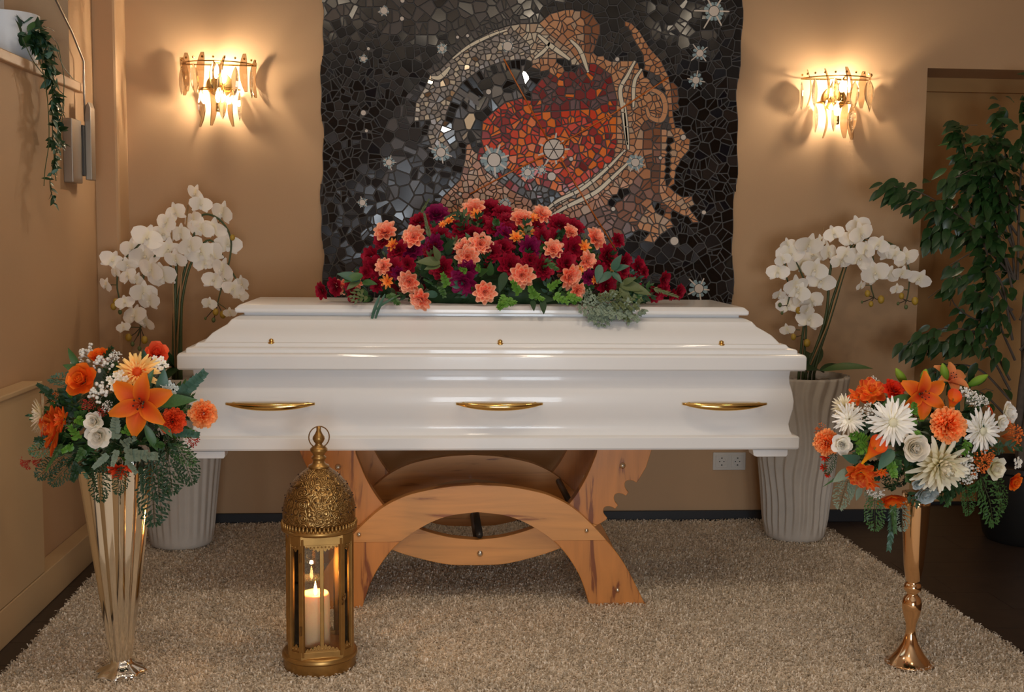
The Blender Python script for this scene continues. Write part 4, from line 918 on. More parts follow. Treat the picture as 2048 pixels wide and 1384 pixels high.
# ------------------------------------------------------------------ lantern
lc = G(640, 1338, .0); LX, LY = lc.x, lc.y
t = empty('candle_lantern', 'antique gold domed glass lantern with a burning candle standing on the rug', 'lantern', (LX, LY, 0)); LT = t
ZB = .014
b = MB(); b.lathe([(.101, ZB), (.104, ZB+.004), (.1035, .045), (.1085, .05), (.1085, .058), (.104, .064), (.098, .066)], (LX, LY, 0), 48); b.build('base', 'antique_gold', t, smooth=False); autosmooth(COL.objects[-1] if False else bpy.data.objects['base'], 40)
n = 8; RA = .098; LROT = .17
OCT = [(-.058, -.088), (.058, -.088), (.088, -.058), (.088, .058), (.058, .088), (-.058, .088), (-.088, .058), (-.088, -.058)]
def hx(k, r=RA):
    i = int(math.floor(k)); f_ = k-i; a, c = OCT[i % 8], OCT[(i+1) % 8]; x, y = (a[0]+(c[0]-a[0])*f_)*r/.098, (a[1]+(c[1]-a[1])*f_)*r/.098
    return (LX+x*math.cos(LROT)-y*math.sin(LROT), LY+x*math.sin(LROT)+y*math.cos(LROT))
b = MB()
def ring(bm, r0, r1, z0, z1):
    V = []
    for r_, z in ((r1, z0), (r0, z0), (r0, z1), (r1, z1)): V += [(*hx(k, r_), z) for k in range(n)]
    bm.add(V, [(q*n+i, q*n+(i+1) % n, ((q+1) % 4)*n+(i+1) % n, ((q+1) % 4)*n+i) for q in range(4) for i in range(n)])
ring(b, .1005, .088, .062, .084); b.build('lower_ring', 'antique_gold', t, bevel=.001); b = MB(); ring(b, .1005, .088, .392, .418)
b.build('upper_ring', 'antique_gold', t, bevel=.001)
for k in range(n):
    x, y = hx(k, .095); b = MB(); a = math.atan2(y-LY, x-LX); ca, sa = math.cos(a), math.sin(a); h = .0085
    V = [(x+ca*u-sa*v, y+sa*u+ca*v) for u, v in ((-.004, -h), (.005, -h*.8), (.005, h*.8), (-.004, h))]
    b.add([(u, v, .07) for u, v in V]+[(u, v, .41) for u, v in V], [(3, 2, 1, 0), (4, 5, 6, 7)]+[(i, (i+1) % 4, (i+1) % 4+4, i+4) for i in range(4)]); b.build('post', 'antique_gold', t, bevel=.001)
for k in range(n):
    p, q = Vector((*hx(k, .0935), 0)), Vector((*hx(k+1, .0935), 0)); d = (q-p).normalized(); w_ = (q-p).length; nn_ = Vector((d.y, -d.x, 0)).normalized()
    if nn_.dot((p+q)/2-Vector((LX, LY, 0))) < 0: nn_ = -nn_
    a, c = p+d*.006, q-d*.006; b = MB(); i_ = -nn_*.0015
    V = [(*(v+e).xy, z) for z in (.082, .394) for e in (Vector(), i_) for v in (a, c)]
    b.add(V, [(0, 1, 5, 4), (3, 2, 6, 7), (0, 4, 6, 2), (1, 3, 7, 5), (4, 5, 7, 6), (0, 2, 3, 1)]); b.build('glass_pane', 'pane_glass', t)
    b = MB(); m_ = 9 if k % 2 == 0 else 3
    for sgn, zb, zn in ((1, .394, .36), (-1, .082, .102)):
        pts = []
        for j in range(m_*6+1):
            u = j/(m_*6); pts.append((u, .008+.006*abs(math.sin(u*m_*PI))+(.006*math.cos(2*PI*u)*-1+.003)))
        n0 = len(pts); V = []
        for off in (.0008, .0028):
            V += [(*(p+d*w_*(.08+.84*u)+nn_*off).xy, zb) for u, h in pts]; V += [(*(p+d*w_*(.08+.84*u)+nn_*off).xy, zb-sgn*h) for u, h in pts]
        Fc = []
        for i in range(n0-1):
            Fc += [(i, i+1, n0+i+1, n0+i), (2*n0+i, 3*n0+i, 3*n0+i+1, 2*n0+i+1), (n0+i, n0+i+1, 3*n0+i+1, 3*n0+i), (i, 2*n0+i, 2*n0+i+1, i+1)]
        b.add(V, Fc)
        for j in range(m_): u = (j+.5)/m_; v = p+d*w_*(.08+.84*u)+nn_*.003; b.ball((v.x, v.y, zb-sgn*.009), .0026, 6, 4)
    b.build('filigree', 'antique_gold', t)
# middle bars of the door, its hinges and latch
dk = 0
p, q = Vector((*hx(dk, .097), 0)), Vector((*hx(dk+1, .097), 0)); d = (q-p).normalized(); mid = (p+q)/2
b = MB(); V = [((mid+d*s*.0055+Vector((0, o_, 0))).x, (mid+d*s*.0055+Vector((0, o_, 0))).y, z) for z in (.082, .394) for s, o_ in ((-1, 0), (1, 0), (1, .006), (-1, .006))]
b.add(V, [(3, 2, 1, 0), (4, 5, 6, 7)]+[(i, (i+1) % 4, (i+1) % 4+4, i+4) for i in range(4)]); b.build('door_bar', 'antique_gold', t, bevel=.001)
for z in (.345, .135): v = Vector((*hx(dk, .1015), z)); b = MB(); b.tube([v, v+Vector((0, 0, .026))], .003, 8); b.build('hinge', 'dark_antique', t)
v = Vector((*hx(dk+1, .1025), .235)); b = MB(); b.ball(v, .006, 8, 5); b.tube([v+Vector((.002, -.003, .014)), v+Vector((.005, -.005, .006)), v+Vector((0, -.006, -.006)), v+Vector((-.004, -.004, -.016))], .0022, 6); b.ball(v+Vector((.003, -.004, .014)), .004, 6, 4); b.build('latch', 'dark_antique', t, smooth=True)
b = MB(); b.lathe([(.088, .414), (.104, .416), (.1085, .421), (.1085, .426), (.104, .430), (.1025, .434)], (LX, LY, 0), 48); b.build('cornice', 'antique_gold', t, smooth=True)
b = MB()
for k in range(56):
    a = 2*PI*k/56; x, y = LX+.1045*math.cos(a), LY+.1045*math.sin(a); b.ball((x, y, .436), .0048, 7, 5, sz=1.9)
b.build('bead_row', 'antique_gold', t, smooth=True)
dome = [(.103, .440), (.1035, .452), (.1035, .47), (.1015, .49), (.097, .51), (.0895, .53), (.079, .549), (.066, .566), (.051, .580), (.036, .591), (.026, .598)]
b = MB(); b.lathe(dome, (LX, LY, 0), 64); dm = b.build('dome', 'antique_gold_relief', t, smooth=True)
b = MB()
for z, r, k_ in ((.575, .0585, 12), (.548, .081, 16), (.515, .0965, 20), (.478, .1045, 22)):
    for k in range(k_): a = 2*PI*k/k_; b.ball((LX+r*math.cos(a), LY+r*math.sin(a), z), .0022, 5, 4)
o = b.build('pierced_holes', 'brown_center', None); o.parent = dm; o.matrix_parent_inverse = Matrix.Identity(4)
b = MB(); b.lathe([(.027, .594), (.030, .597), (.029, .602), (.020, .606), (.0165, .614), (.0175, .619), (.021, .622), (.021, .626), (.016, .63), (.0165, .635), (.024, .643), (.025, .649), (.020, .655), (.012, .659), (.009, .664), (.013, .669), (.0175, .678), (.0165, .684), (.010, .694), (.0065, .702), (.0065, .714), (.001, .715)], (LX, LY, 0), 32); b.build('finial', 'antique_gold', t, smooth=True)
b = MB(); b.tube([(LX+.029*math.cos(a)+.001, LY+.012*math.sin(a), .683+.029*math.sin(a)) for a in [2*PI*i/28 for i in range(28)]], .0017, 6, closed=True); b.build('hanging_ring', 'dark_antique', t, smooth=True)
b = MB(); b.lathe([(.089, .070), (.089, .074), (.001, .0745)], (LX, LY, 0), 32); b.build('inner_floor', 'antique_gold', t)
ct = empty('pillar_candle', 'burning cream pillar candle inside the gold lantern', 'candle', (LX, LY+.005, .075))
n0 = 32; b = MB(); CXx, CYy = LX-.012, LY+.005
b.lathe([(.040, .0752), (.0415, .078), (.0415, .20), (.0405, .222), (.036, .228), (.031, .222), (.026, .212), (.001, .210)], (CXx, CYy, 0), n0, rf=lambda a, z: 1+.015*math.sin(3*a+z*20))
b.build('wax', 'candle_wax', ct, smooth=True)
b = MB(); b.tube([(CXx, CYy-.004, .209), (CXx+.001, CYy-.004, .222)], .0012, 5); b.build('wick', 'wick', ct)
b = MB(); b.lathe([(.0005, .219), (.004, .225), (.0052, .233), (.004, .244), (.002, .254), (.0003, .262)], (CXx, CYy-.004, 0), 12); b.build('flame', 'flame', ct, smooth=True)
pl = bpy.data.lights.new('candle_light', 'POINT'); pl.energy = 1.1; pl.color = (1, .50, .17); pl.shadow_soft_size = .006; po = bpy.data.objects.new('candle_light', pl); po.location = (CXx, CYy-.004, .272); COL.objects.link(po)
# ------------------------------------------------------------------ vases
vc = G(243, 1354, .0); t = empty('fluted_vase', 'tall fluted champagne gold trumpet vase at the left under the orange bouquet', 'vase', (vc.x, vc.y, 0)); VL = vc
def flute(a, z):
    ph = (a*14/(2*PI)) % 1; return 1+(.035*abs(math.sin(a*14)) if z > .04 else .02*math.sin(a*8))
b = MB(); b.lathe([(.068, .016), (.071, .020), (.054, .029), (.036, .038), (.030, .046), (.029, .056)], (vc.x, vc.y, 0), 96, rf=lambda a, z: 1+.07*math.cos(a*8)*min(1, max(0, (.05-z)/.03))); b.build('foot', 'champagne', t, smooth=True)
pr = [(.028+.072*((z-.05)/.56)**1.0, z) for z in [.05+.56*k/24 for k in range(25)]]
b = MB(); b.lathe(pr+[(.097, .608), (.08, .50), (.001, .49)], (vc.x, vc.y, 0), 216, rf=lambda a, z: 1+.10*(abs(((a*15/PI) % 2)-1)-.5), caps=False); o = b.build('cup', 'champagne', t); autosmooth(o, 25)
vc2 = G(1818, 1336, .0); VR = vc2; t = empty('trumpet_vase', 'polished rose gold trumpet vase on a flared foot at the right', 'vase', (vc2.x, vc2.y, 0)); kx = vc2.y/F_PX*1.005
def zy(py): return W(1818, py, vc2.y).z
prof = [(50, 1334), (51, 1330), (43, 1323), (28, 1304), (16, 1285), (11, 1268), (9.5, 1258), (11, 1246), (16, 1232), (19.5, 1218), (20, 1206), (17, 1195), (11, 1189), (11, 1185), (17, 1180), (18, 1173), (16, 1167), (12, 1163), (15, 1160), (20, 1130), (23, 1090), (26, 1050), (28, 1010), (30, 985)]
b = MB(); b.lathe([(r_*kx, max(.018, zy(y))) for r_, y in prof], (vc2.x, vc2.y, 0), 64); b.build('body', 'rose_gold', t, smooth=True)
# ------------------------------------------------------------------ bouquets
def bouquet(name, label, cx, cy, rx, rz, depth, Yc, items, greens, seed, fill, minz):
    """cx, cy: where its centre stands in the picture; items: (px, py, kind, mat, radius px, nx, nz, label)"""
    c = W(cx, cy, Yc); s = Yc/F_PX; t = empty(name, label, 'flower arrangement', tuple(c)); rr = random.Random(seed)
    b = MB(); b.ball(c+Vector((0, 0, -rz*s*.05)), min(rx, rz)*s*.42, 14, 8); b.build('foam', 'leaf_dark', t, smooth=True)
    for k in range(fill):
        v = Vector((rr.gauss(0, 1), rr.gauss(0, 1)-.25, rr.gauss(0, 1))).normalized()
        if v.z < -.55: v.z = -.55; v.normalize()
        e = Vector((v.x*rx*s*.80, v.y*depth*.8, v.z*rz*s*.80)); st_ = c+e*.35; L = (e*.65).length
        kd_ = rr.choices(('broad', 'bush', 'euc', 'spike', 'leaf', 'fern'), (5, 5, 3, 2, 3, 2))[0]; m = rr.choices(('leaf_dark', 'leaf_mid', 'leaf_teal', 'leaf_grey', 'leaf_bright'), (7, 5, 2, 1.2, 1))[0]
        L2 = {'leaf': .09, 'fern': .12, 'spike': .11}.get(kd_, .085)
        tip = c+e*rr.uniform(.8, 1.05); d = (e.normalized()+Vector((rr.uniform(-.6, .6), rr.uniform(-.6, .6), rr.uniform(-.6, .6)))).normalized(); sprigat(t, kd_, m, tip-d*L2*.7, d, L2, e)
    for it in items:
        px, py, kind, m, R_ = it[:5]; nx_, nz_ = it[5] if len(it) > 5 and it[5] else (None, None); lb = it[6] if len(it) > 6 else None
        u, v = (px-cx)/rx, (cy-py)/rz; q = max(0, 1-u*u-v*v); yy = Yc-depth*math.sqrt(q)*1.0-.01; pos = W(px, py, yy)
        nrm = Vector((u*.8, -max(.35, math.sqrt(q)), v*.8)) if nx_ is None else Vector((nx_, -1, nz_))
        r_ = R_*yy/F_PX
        if kind == 'lily': lily_bloom(t, pos+Vector((0, .02, 0)), nrm, r_, m, it[7] if len(it) > 7 else 0, lb)
        elif kind == 'calla': calla(t, pos, it[5] and Vector((it[5][0], .35, it[5][1])), Vector((0, 1, -.25)), r_*1.5, lb)
        else: bloom(t, kind, m, pos-nrm.normalized()*r_*.25, nrm, r_*1.18, lb, m2=it[8] if len(it) > 8 else None)
    for (p0, p1, kind, m, L_) in greens:
        u, v = (p0[0]-cx)/rx, (cy-p0[1])/rz; q = max(0, 1-u*u-v*v); yy = Yc-depth*math.sqrt(q)*.95; a, c_ = W(*p0, yy), W(*p1, yy-.01-L_)
        if kind == 'bud': bud(t, a, c_, 9*yy/F_PX, m)
        else: sprigat(t, kind, m, a, c_-a, (c_-a).length, (a-c)*.6+Vector((0, -.1, .02)))
    return t
YL_ = VL.y
LI = [(280, 809, 'lily', 'p_lily', 62, (.05, .12), 'orange lily bloom', .35), (273, 742, 'gerbera', 'p_gerbera_yellow', 38, (.05, .55), 'yellow gerbera with an orange middle', 0, 'brown_center'), (163, 760, 'rose', 'p_rose_orange', 34, (-.3, .5), 'large orange rose'),
      (313, 706, 'rose', 'p_rose_coral', 25, (.3, .7), 'coral rose'), (188, 843, 'rose', 'p_rose_white', 21, (-.1, .2), 'white rose'), (197, 872, 'rose', 'p_rose_white', 26, (0, 0), 'white rose'), (405, 828, 'pompom', 'p_carnation', 29, (.5, .1), 'light orange carnation'),
      (345, 842, 'pompom', 'p_carnation_red', 27, (.3, .1), 'orange red carnation'), (104, 858, 'loose', 'p_dahlia_orange', 46, (-1.6, .2), 'orange dahlia turned to the left'), (122, 838, 'small', 'p_dahlia_orange', 26, (-.9, .3)), (76, 832, 'daisy', 'p_cream', 38, (-2.2, .3), 'cream daisy'),
      (199, 712, 'rose', 'p_rose_orange', 22, (-.1, 1.4)), (235, 764, 'umbel', 'p_rose_white', 24), (197, 785, 'berries', 'white_flower', 21), (177, 706, 'berries', 'white_flower', 20, (-.3, .8)), (208, 726, 'berries', 'white_flower', 20, (0, .8)), (228, 712, 'gyp', 'white_flower', 14), (150, 730, 'berries', 'white_flower', 12),
      (318, 728, 'umbel', 'p_white', 20, (.3, .7)), (250, 790, 'umbel', 'p_white', 12), (215, 814, 'gyp', 'white_flower', 11), (175, 807, 'speck', 'red_flower', 14), (204, 822, 'speck', 'red_flower', 10), (387, 880, 'speck', 'red_flower', 16), (49, 928, 'speck', 'red_flower', 13), (235, 942, 'small', 'p_carnation_red', 22, (0, -.6)), (258, 936, 'small', 'p_carnation_red', 12, (0, -.5)),
      (338, 778, 'umbel', 'p_bluewhite', 20, (.6, .5)), (108, 795, 'speck', 'orange_flower', 10), (72, 925, 'speck', 'red_flower', 12)]
LG = [((280, 790), (305, 742), 'lilyleaf', 'leaf_mid', 0), ((300, 805), (382, 797), 'lilyleaf', 'leaf_mid', .03), ((305, 820), (343, 868), 'lilyleaf', 'leaf_mid', .03), ((290, 850), (316, 902), 'lilyleaf', 'leaf_mid', 0), ((160, 740), (134, 698), 'lilyleaf', 'leaf_mid', 0), ((165, 745), (126, 728), 'leaf', 'leaf_mid', 0), ((320, 790), (330, 740), 'leaf', 'leaf_teal', 0), ((290, 730), (288, 700), 'leaf', 'leaf_dark', 0),
      ((235, 895), (225, 930), 'euc', 'leaf_grey', .02), ((240, 890), (268, 878), 'euc', 'leaf_grey', .03), ((240, 905), (310, 915), 'euc', 'leaf_grey', .03), ((220, 905), (188, 935), 'euc', 'leaf_grey', .02), ((230, 885), (230, 835), 'euc', 'leaf_grey', .03), ((250, 915), (270, 945), 'euc', 'leaf_grey', .02),
      ((160, 880), (135, 850), 'bush', 'leaf_bright', .02), ((150, 890), (120, 905), 'bush', 'leaf_bright', .02), ((170, 895), (150, 925), 'bush', 'leaf_mid', .02), ((250, 870), (262, 845), 'bush', 'leaf_bright', .02), ((150, 835), (172, 850), 'bush', 'leaf_bright', .02), ((300, 880), (330, 895), 'bush', 'leaf_mid', .02),
      ((350, 800), (408, 748), 'euc', 'leaf_teal', 0), ((340, 860), (395, 870), 'euc', 'leaf_teal', .01), ((110, 790), (75, 770), 'euc', 'leaf_dark', .01), ((120, 800), (92, 790), 'bush', 'leaf_dark', .01), ((60, 830), (50, 832), 'leaf', 'leaf_dark', .0), ((210, 720), (224, 690), 'bush', 'leaf_dark', 0),
      ((330, 880), (350, 985), 'fern', 'leaf_dark', .02), ((350, 880), (390, 965), 'fern', 'leaf_dark', .0), ((310, 900), (322, 1000), 'fern', 'leaf_dark', .01), ((340, 890), (385, 925), 'fern', 'leaf_mid', .02), ((300, 930), (312, 1050), 'fern', 'leaf_dark', .02), ((200, 920), (196, 1000), 'fern', 'leaf_dark', .03), ((250, 930), (236, 985), 'fern', 'leaf_dark', .03), ((180, 930), (190, 985), 'spike', 'leaf_dark', .03), ((280, 925), (286, 985), 'spike', 'leaf_dark', .03),
      ((120, 890), (58, 905), 'fern', 'leaf_mid', .01), ((130, 910), (70, 955), 'fern', 'leaf_dark', .01), ((150, 915), (100, 968), 'fern', 'leaf_dark', .02), ((110, 880), (62, 880), 'bush', 'leaf_dark', .01), ((160, 925), (140, 968), 'bush', 'leaf_dark', .01), ((130, 880), (88, 940), 'spike', 'leaf_mid', .02)]
bouquet('orange_bouquet', 'bouquet of orange lily, roses and fern in the fluted vase at the left', 237, 835, 178, 138, .20, YL_, LI, LG, 8, 150, 0)
YR_ = VR.y
RI = [(1846, 790, 'lily', 'p_lily', 50, (0, .05), 'orange lily bloom', .52), (1902, 764, 'lily', 'p_lily_pale', 40, (.3, .9), 'faded orange lily turned away', .2), (1753, 893, 'calla', 'p_calla', 34, (-.55, -.9), 'orange calla bloom'), (1908, 796, 'calla', 'p_calla', 26, (-.1, -1), 'orange calla bloom'),
      (1743, 781, 'loose', 'p_dahlia_orange', 29, (-.2, .9), 'orange dahlia'), (1716, 792, 'small', 'p_dahlia_orange', 22, (-.6, .6)), (1789, 778, 'dahlia', 'p_red', 22, (0, .8), 'red bloom'), (1698, 838, 'daisy', 'p_white', 31, (-.5, .2), 'white daisy'), (1688, 812, 'daisy', 'p_cream', 24, (-.6, .6)),
      (1788, 845, 'gerbera', 'p_white', 44, (-.1, .15), 'white gerbera'), (1971, 862, 'gerbera', 'p_white', 43, (.35, .1), 'white gerbera'), (1893, 851, 'pompom', 'p_carnation', 39, (.1, .25), 'light orange carnation'), (1655, 885, 'pompom', 'p_carnation', 29, (-1.0, 0), 'light orange carnation'),
      (1684, 889, 'rose', 'p_white', 23, (-.3, .1), 'white bud rose'), (1831, 897, 'ranunculus', 'p_rose_white', 31, (-.1, .1), 'white ranunculus'), (1852, 988, 'ranunculus', 'p_bluewhite', 26, (0, -.5), 'blue white ranunculus'), (1836, 968, 'rose', 'p_bluewhite', 14, (0, -.4)), (1884, 932, 'mum', 'p_cream', 52, (.1, -.15), 'large cream chrysanthemum'),
      (2016, 826, 'rose', 'p_white', 24, (.6, .3), 'white rose'), (2003, 845, 'rose', 'p_white', 18, (.5, 0)), (1990, 936, 'rose', 'p_cream', 27, (.4, -.1), 'cream rose'), (2028, 963, 'rose', 'p_rose_orange', 21, (.5, -.3), 'orange red rose'), (2035, 926, 'umbel', 'p_white', 15, (.5, 0)), (1722, 950, 'loose', 'p_dahlia_orange', 30, (-.3, -.6), 'orange dahlia'), (1740, 968, 'small', 'p_dahlia_orange', 20, (-.2, -.9)), (1763, 945, 'small', 'p_dahlia_orange', 13),
      (1785, 999, 'rose', 'p_rose_orange', 31, (-.1, -1.6), 'orange rose hanging down'), (1925, 932, 'gyp', 'white_flower', 27), (1940, 950, 'gyp', 'white_flower', 22), (1964, 928, 'speck', 'orange_flower', 27), (1980, 915, 'speck', 'orange_flower', 16), (2032, 872, 'speck', 'orange_flower', 27), (2020, 855, 'speck', 'orange_flower', 15), (1947, 796, 'gyp', 'white_flower', 20), (1930, 785, 'berries', 'white_flower', 14), (1968, 800, 'gyp', 'white_flower', 12),
      (1743, 825, 'gyp', 'white_flower', 20), (1743, 762, 'gyp', 'white_flower', 13), (1640, 862, 'speck', 'orange_flower', 15), (1650, 915, 'small', 'p_red', 10, (-.8, 0)), (1648, 935, 'small', 'p_red', 9, (-.8, -.3)), (1655, 950, 'small', 'p_red', 7, (-.8, -.5)), (1830, 905, 'gyp', 'white_flower', 10), (1750, 985, 'gyp', 'white_flower', 17), (1870, 770, 'umbel', 'p_white', 12, (0, 1)), (1980, 820, 'umbel', 'p_rose_coral', 12)]
RG = [((1812, 770), (1792, 737), 'bud', 'p_bud', 0), ((1846, 768), (1852, 738), 'bud', 'p_bud', 0), ((1893, 763), (1885, 727), 'bud', 'p_bud', 0), ((1935, 772), (1976, 750), 'bud', 'p_bud', 0), ((1830, 795), (1770, 803), 'lilyleaf', 'leaf_mid', .02), ((1930, 790), (1962, 800), 'lilyleaf', 'leaf_mid', 0),
      ((1735, 885), (1700, 868), 'bush', 'leaf_bright', .03), ((1740, 890), (1712, 905), 'bush', 'leaf_bright', .03), ((1780, 915), (1790, 960), 'bush', 'leaf_bright', .03), ((1770, 925), (1805, 925), 'bush', 'leaf_mid', .03), ((1935, 880), (1930, 912), 'bush', 'leaf_bright', .03), ((1825, 830), (1830, 803), 'bush', 'leaf_bright', .02), ((1830, 860), (1845, 875), 'bush', 'leaf_bright', .02), ((1785, 900), (1760, 935), 'leaf', 'leaf_teal', .03), ((1720, 920), (1690, 915), 'leaf', 'leaf_teal', .02),
      ((1750, 985), (1746, 1062), 'fern', 'leaf_mid', .0), ((1790, 1000), (1778, 1105), 'spike', 'leaf_teal', .0), ((1784, 990), (1790, 1070), 'spike', 'leaf_mid', .0), ((1800, 1000), (1804, 1060), 'fern', 'leaf_grey', .02), ((1700, 950), (1674, 1015), 'fern', 'leaf_grey', .0), ((1690, 945), (1650, 970), 'blade', 'leaf_mid', 0), ((1705, 960), (1700, 1000), 'leaf', 'leaf_grey', 0), ((1722, 975), (1712, 1000), 'leaf', 'leaf_grey', 0), ((1700, 940), (1668, 962), 'leaf', 'leaf_grey', .01),
      ((1960, 950), (2005, 1050), 'fern', 'leaf_mid', .0), ((1990, 950), (2020, 1020), 'fern', 'leaf_mid', .0), ((1900, 975), (1895, 1020), 'bush', 'leaf_mid', .0), ((1930, 970), (1945, 1030), 'fern', 'leaf_mid', .0), ((1920, 960), (1880, 1010), 'bush', 'leaf_dark', .02), ((1960, 960), (1930, 1000), 'bush', 'leaf_mid', 0), ((1730, 980), (1760, 1020), 'fern', 'leaf_grey', 0), ((2000, 890), (2042, 895), 'broad', 'leaf_dark', 0), ((1810, 980), (1835, 1010), 'broad', 'leaf_dark', 0), ((1670, 905), (1650, 945), 'fern', 'leaf_dark', 0)]
bouquet('white_bouquet', 'bouquet of white gerberas, orange lilies and ferns in the rose gold vase', 1842, 885, 192, 128, .20, YR_, RI, RG, 9, 165, 0)
# ------------------------------------------------------------------ spray on the coffin
SPY = 4.06; t = empty('coffin_spray', 'long spray of burgundy and coral dahlias with greenery on the coffin lid', 'flower arrangement', (W(1000, 600, 4.0).x, SPY, 1.0265))
def spy_y(px, py):   # how far forward a bloom sits
    k = min(1, max(0, (py-410)/190)); return SPY+.02-.24*k**1.0
def spn(px, py):
    k = (py-520)/110; return Vector(((px-1000)/420, -1.0, -k*.75+.15))
rr = random.Random(77)
bs = MB(); bs.lathe([(.03, 0), (1, 0), (.8, .5), (.3, .8), (.001, .85)], n=24); V = [(W(1000, 600, 4.0).x+x*.30, SPY+y*.11, 1.0268+z*.13) for x, y, z in bs.V]
o = mesh('foam', V, bs.F, 'leaf_dark', t, True)
CORAL = [(946, 415), (770, 461), (826, 473), (962, 487), (935, 514), (817, 565), (841, 600), (970, 584), (685, 574, 16), (711, 562, 17), (766, 532, 17), (1044, 435), (1085, 427, 20), (1044, 551, 25), (1142, 554, 25), (1156, 583, 18), (1193, 475), (1176, 522, 20), (1107, 497, 20), (1142, 463, 16), (925, 492, 18)]
ORN = [(784, 489, 14), (774, 563, 15), (897, 441, 11), (911, 434, 9), (1055, 461, 17), (1033, 473, 15), (1170, 493, 14), (1067, 435, 12), (952, 428, 12), (1160, 540, 10), (885, 448, 8), (1225, 535, 9), (1190, 560, 9)]
BURG = [(839, 441), (964, 427), (980, 414), (1005, 425), (879, 469), (739, 514), (746, 534), (784, 534), (814, 530, 18), (883, 536, 24), (642, 582, 18), (669, 574, 20), (762, 479, 20), (924, 455), (964, 443), (794, 499, 20), (705, 592, 14), (752, 570, 16), (909, 485), (1119, 447, 24), (1150, 453, 20), (1012, 440), (1008, 493), (1020, 530, 25), (1115, 475, 24), (1150, 497, 25), (1089, 536, 24), (1134, 526, 24), (1217, 512, 24), (1237, 480, 15), (1251, 524, 18), (1279, 532, 19), (1215, 572, 22), (1330, 560, 18), (1312, 588, 20), (1360, 584, 17), (1269, 562, 16), (1018, 458), (1077, 450, 18), (1087, 474), (1247, 544, 16), (1328, 580, 16), (985, 505), (700, 575, 14), (730, 545, 16), (945, 465), (860, 500, 18), (990, 455), (1060, 520, 18), (1200, 540, 18), (1345, 590, 12), (850, 455, 15), (1290, 545, 12)]
PURP = [(873, 426, 24), (822, 497, 26), (926, 566, 28), (867, 490, 22), (936, 540, 20), (1063, 497, 26), (1012, 467, 22), (1180, 555, 16), (795, 547, 14), (1098, 505, 18)]
for L, m, kinds, R_ in ((CORAL, 'p_coral', ('dahlia',), 23), (ORN, 'p_orange_small', ('small',), 14), (BURG, 'p_burgundy', ('loose', 'dahlia'), 21), (PURP, 'p_purple', ('loose', 'dahlia'), 24)):
    for q in L:
        px, py = q[:2]; r = (q[2] if len(q) > 2 else R_); hot = m in ('p_coral', 'p_orange_small'); y = spy_y(px, py)-(.025 if hot else 0)+rr.uniform(-.012, .012)
        if px > 1240 or px < 720: y = SPY-.09+rr.uniform(-.02, .02)
        pos = W(px, py, y); rw = r*y/F_PX*1.16
        if pos.z < 1.03+rw*.35: pos.z = max(pos.z, 1.03+rw*.3) if y > 3.86 else pos.z
        n_ = spn(px, py)+Vector((rr.uniform(-.3, .3), 0, rr.uniform(-.25, .25)))
        bloom(t, rr.choice(kinds), m, pos-n_.normalized()*rw*.2, n_, rw, {'p_coral': 'coral bloom', 'p_orange_small': 'small orange bloom', 'p_burgundy': 'burgundy bloom', 'p_purple': 'purple red bloom'}[m])
# blooms on the far side of the spray
for k in range(26):
    u = rr.uniform(-1, 1); x = W(1000, 500, SPY).x+u*.42; z = 1.05+rr.random()*.22*(1-u*u); r = rr.uniform(.03, .042); bloom(t, 'dahlia', rr.choice(('p_burgundy', 'p_burgundy', 'p_coral')), (x, SPY+.13*(1-.4*(z-1.05)/.22), z), (u*.5, 1, .4), r)
X0 = W(1000, 500, SPY).x
for k in range(235):
    u = rr.uniform(-1, 1); hgt = .27*(1-abs(u)**1.8)+.035; v = rr.random()**.8; ang = rr.uniform(-1.1, PI+.2)
    x = X0+u*.50; yy = SPY-.005-(.15*(1-.65*v))*math.cos((ang-.0) if ang < PI/2 else PI-ang)*(1 if rr.random() < .75 else -1); z = 1.035+hgt*v*.88
    if abs(u) > .6: yy = SPY-.05+rr.uniform(-.05, .05)
    d = Vector((u*.9+rr.uniform(-.5, .5), -.5 if yy < SPY else .5, .25+v*.8+rr.uniform(-.6, .4))).normalized()
    kd_ = rr.choices(('broad', 'leaf', 'bush', 'euc', 'spike'), (6, 6, 3, 2, 2))[0]; m = rr.choices(('leaf_dark', 'leaf_mid', 'leaf_teal', 'leaf_olive'), (8, 4, 2, 2))[0]; L = .06 if kd_ == 'leaf' else .08
    if z < 1.07 and d.z < 0: d.z = .05
    sprigat(t, kd_, m, Vector((x, yy, z))-d*L*.3, d, L, (0, -1, .3))
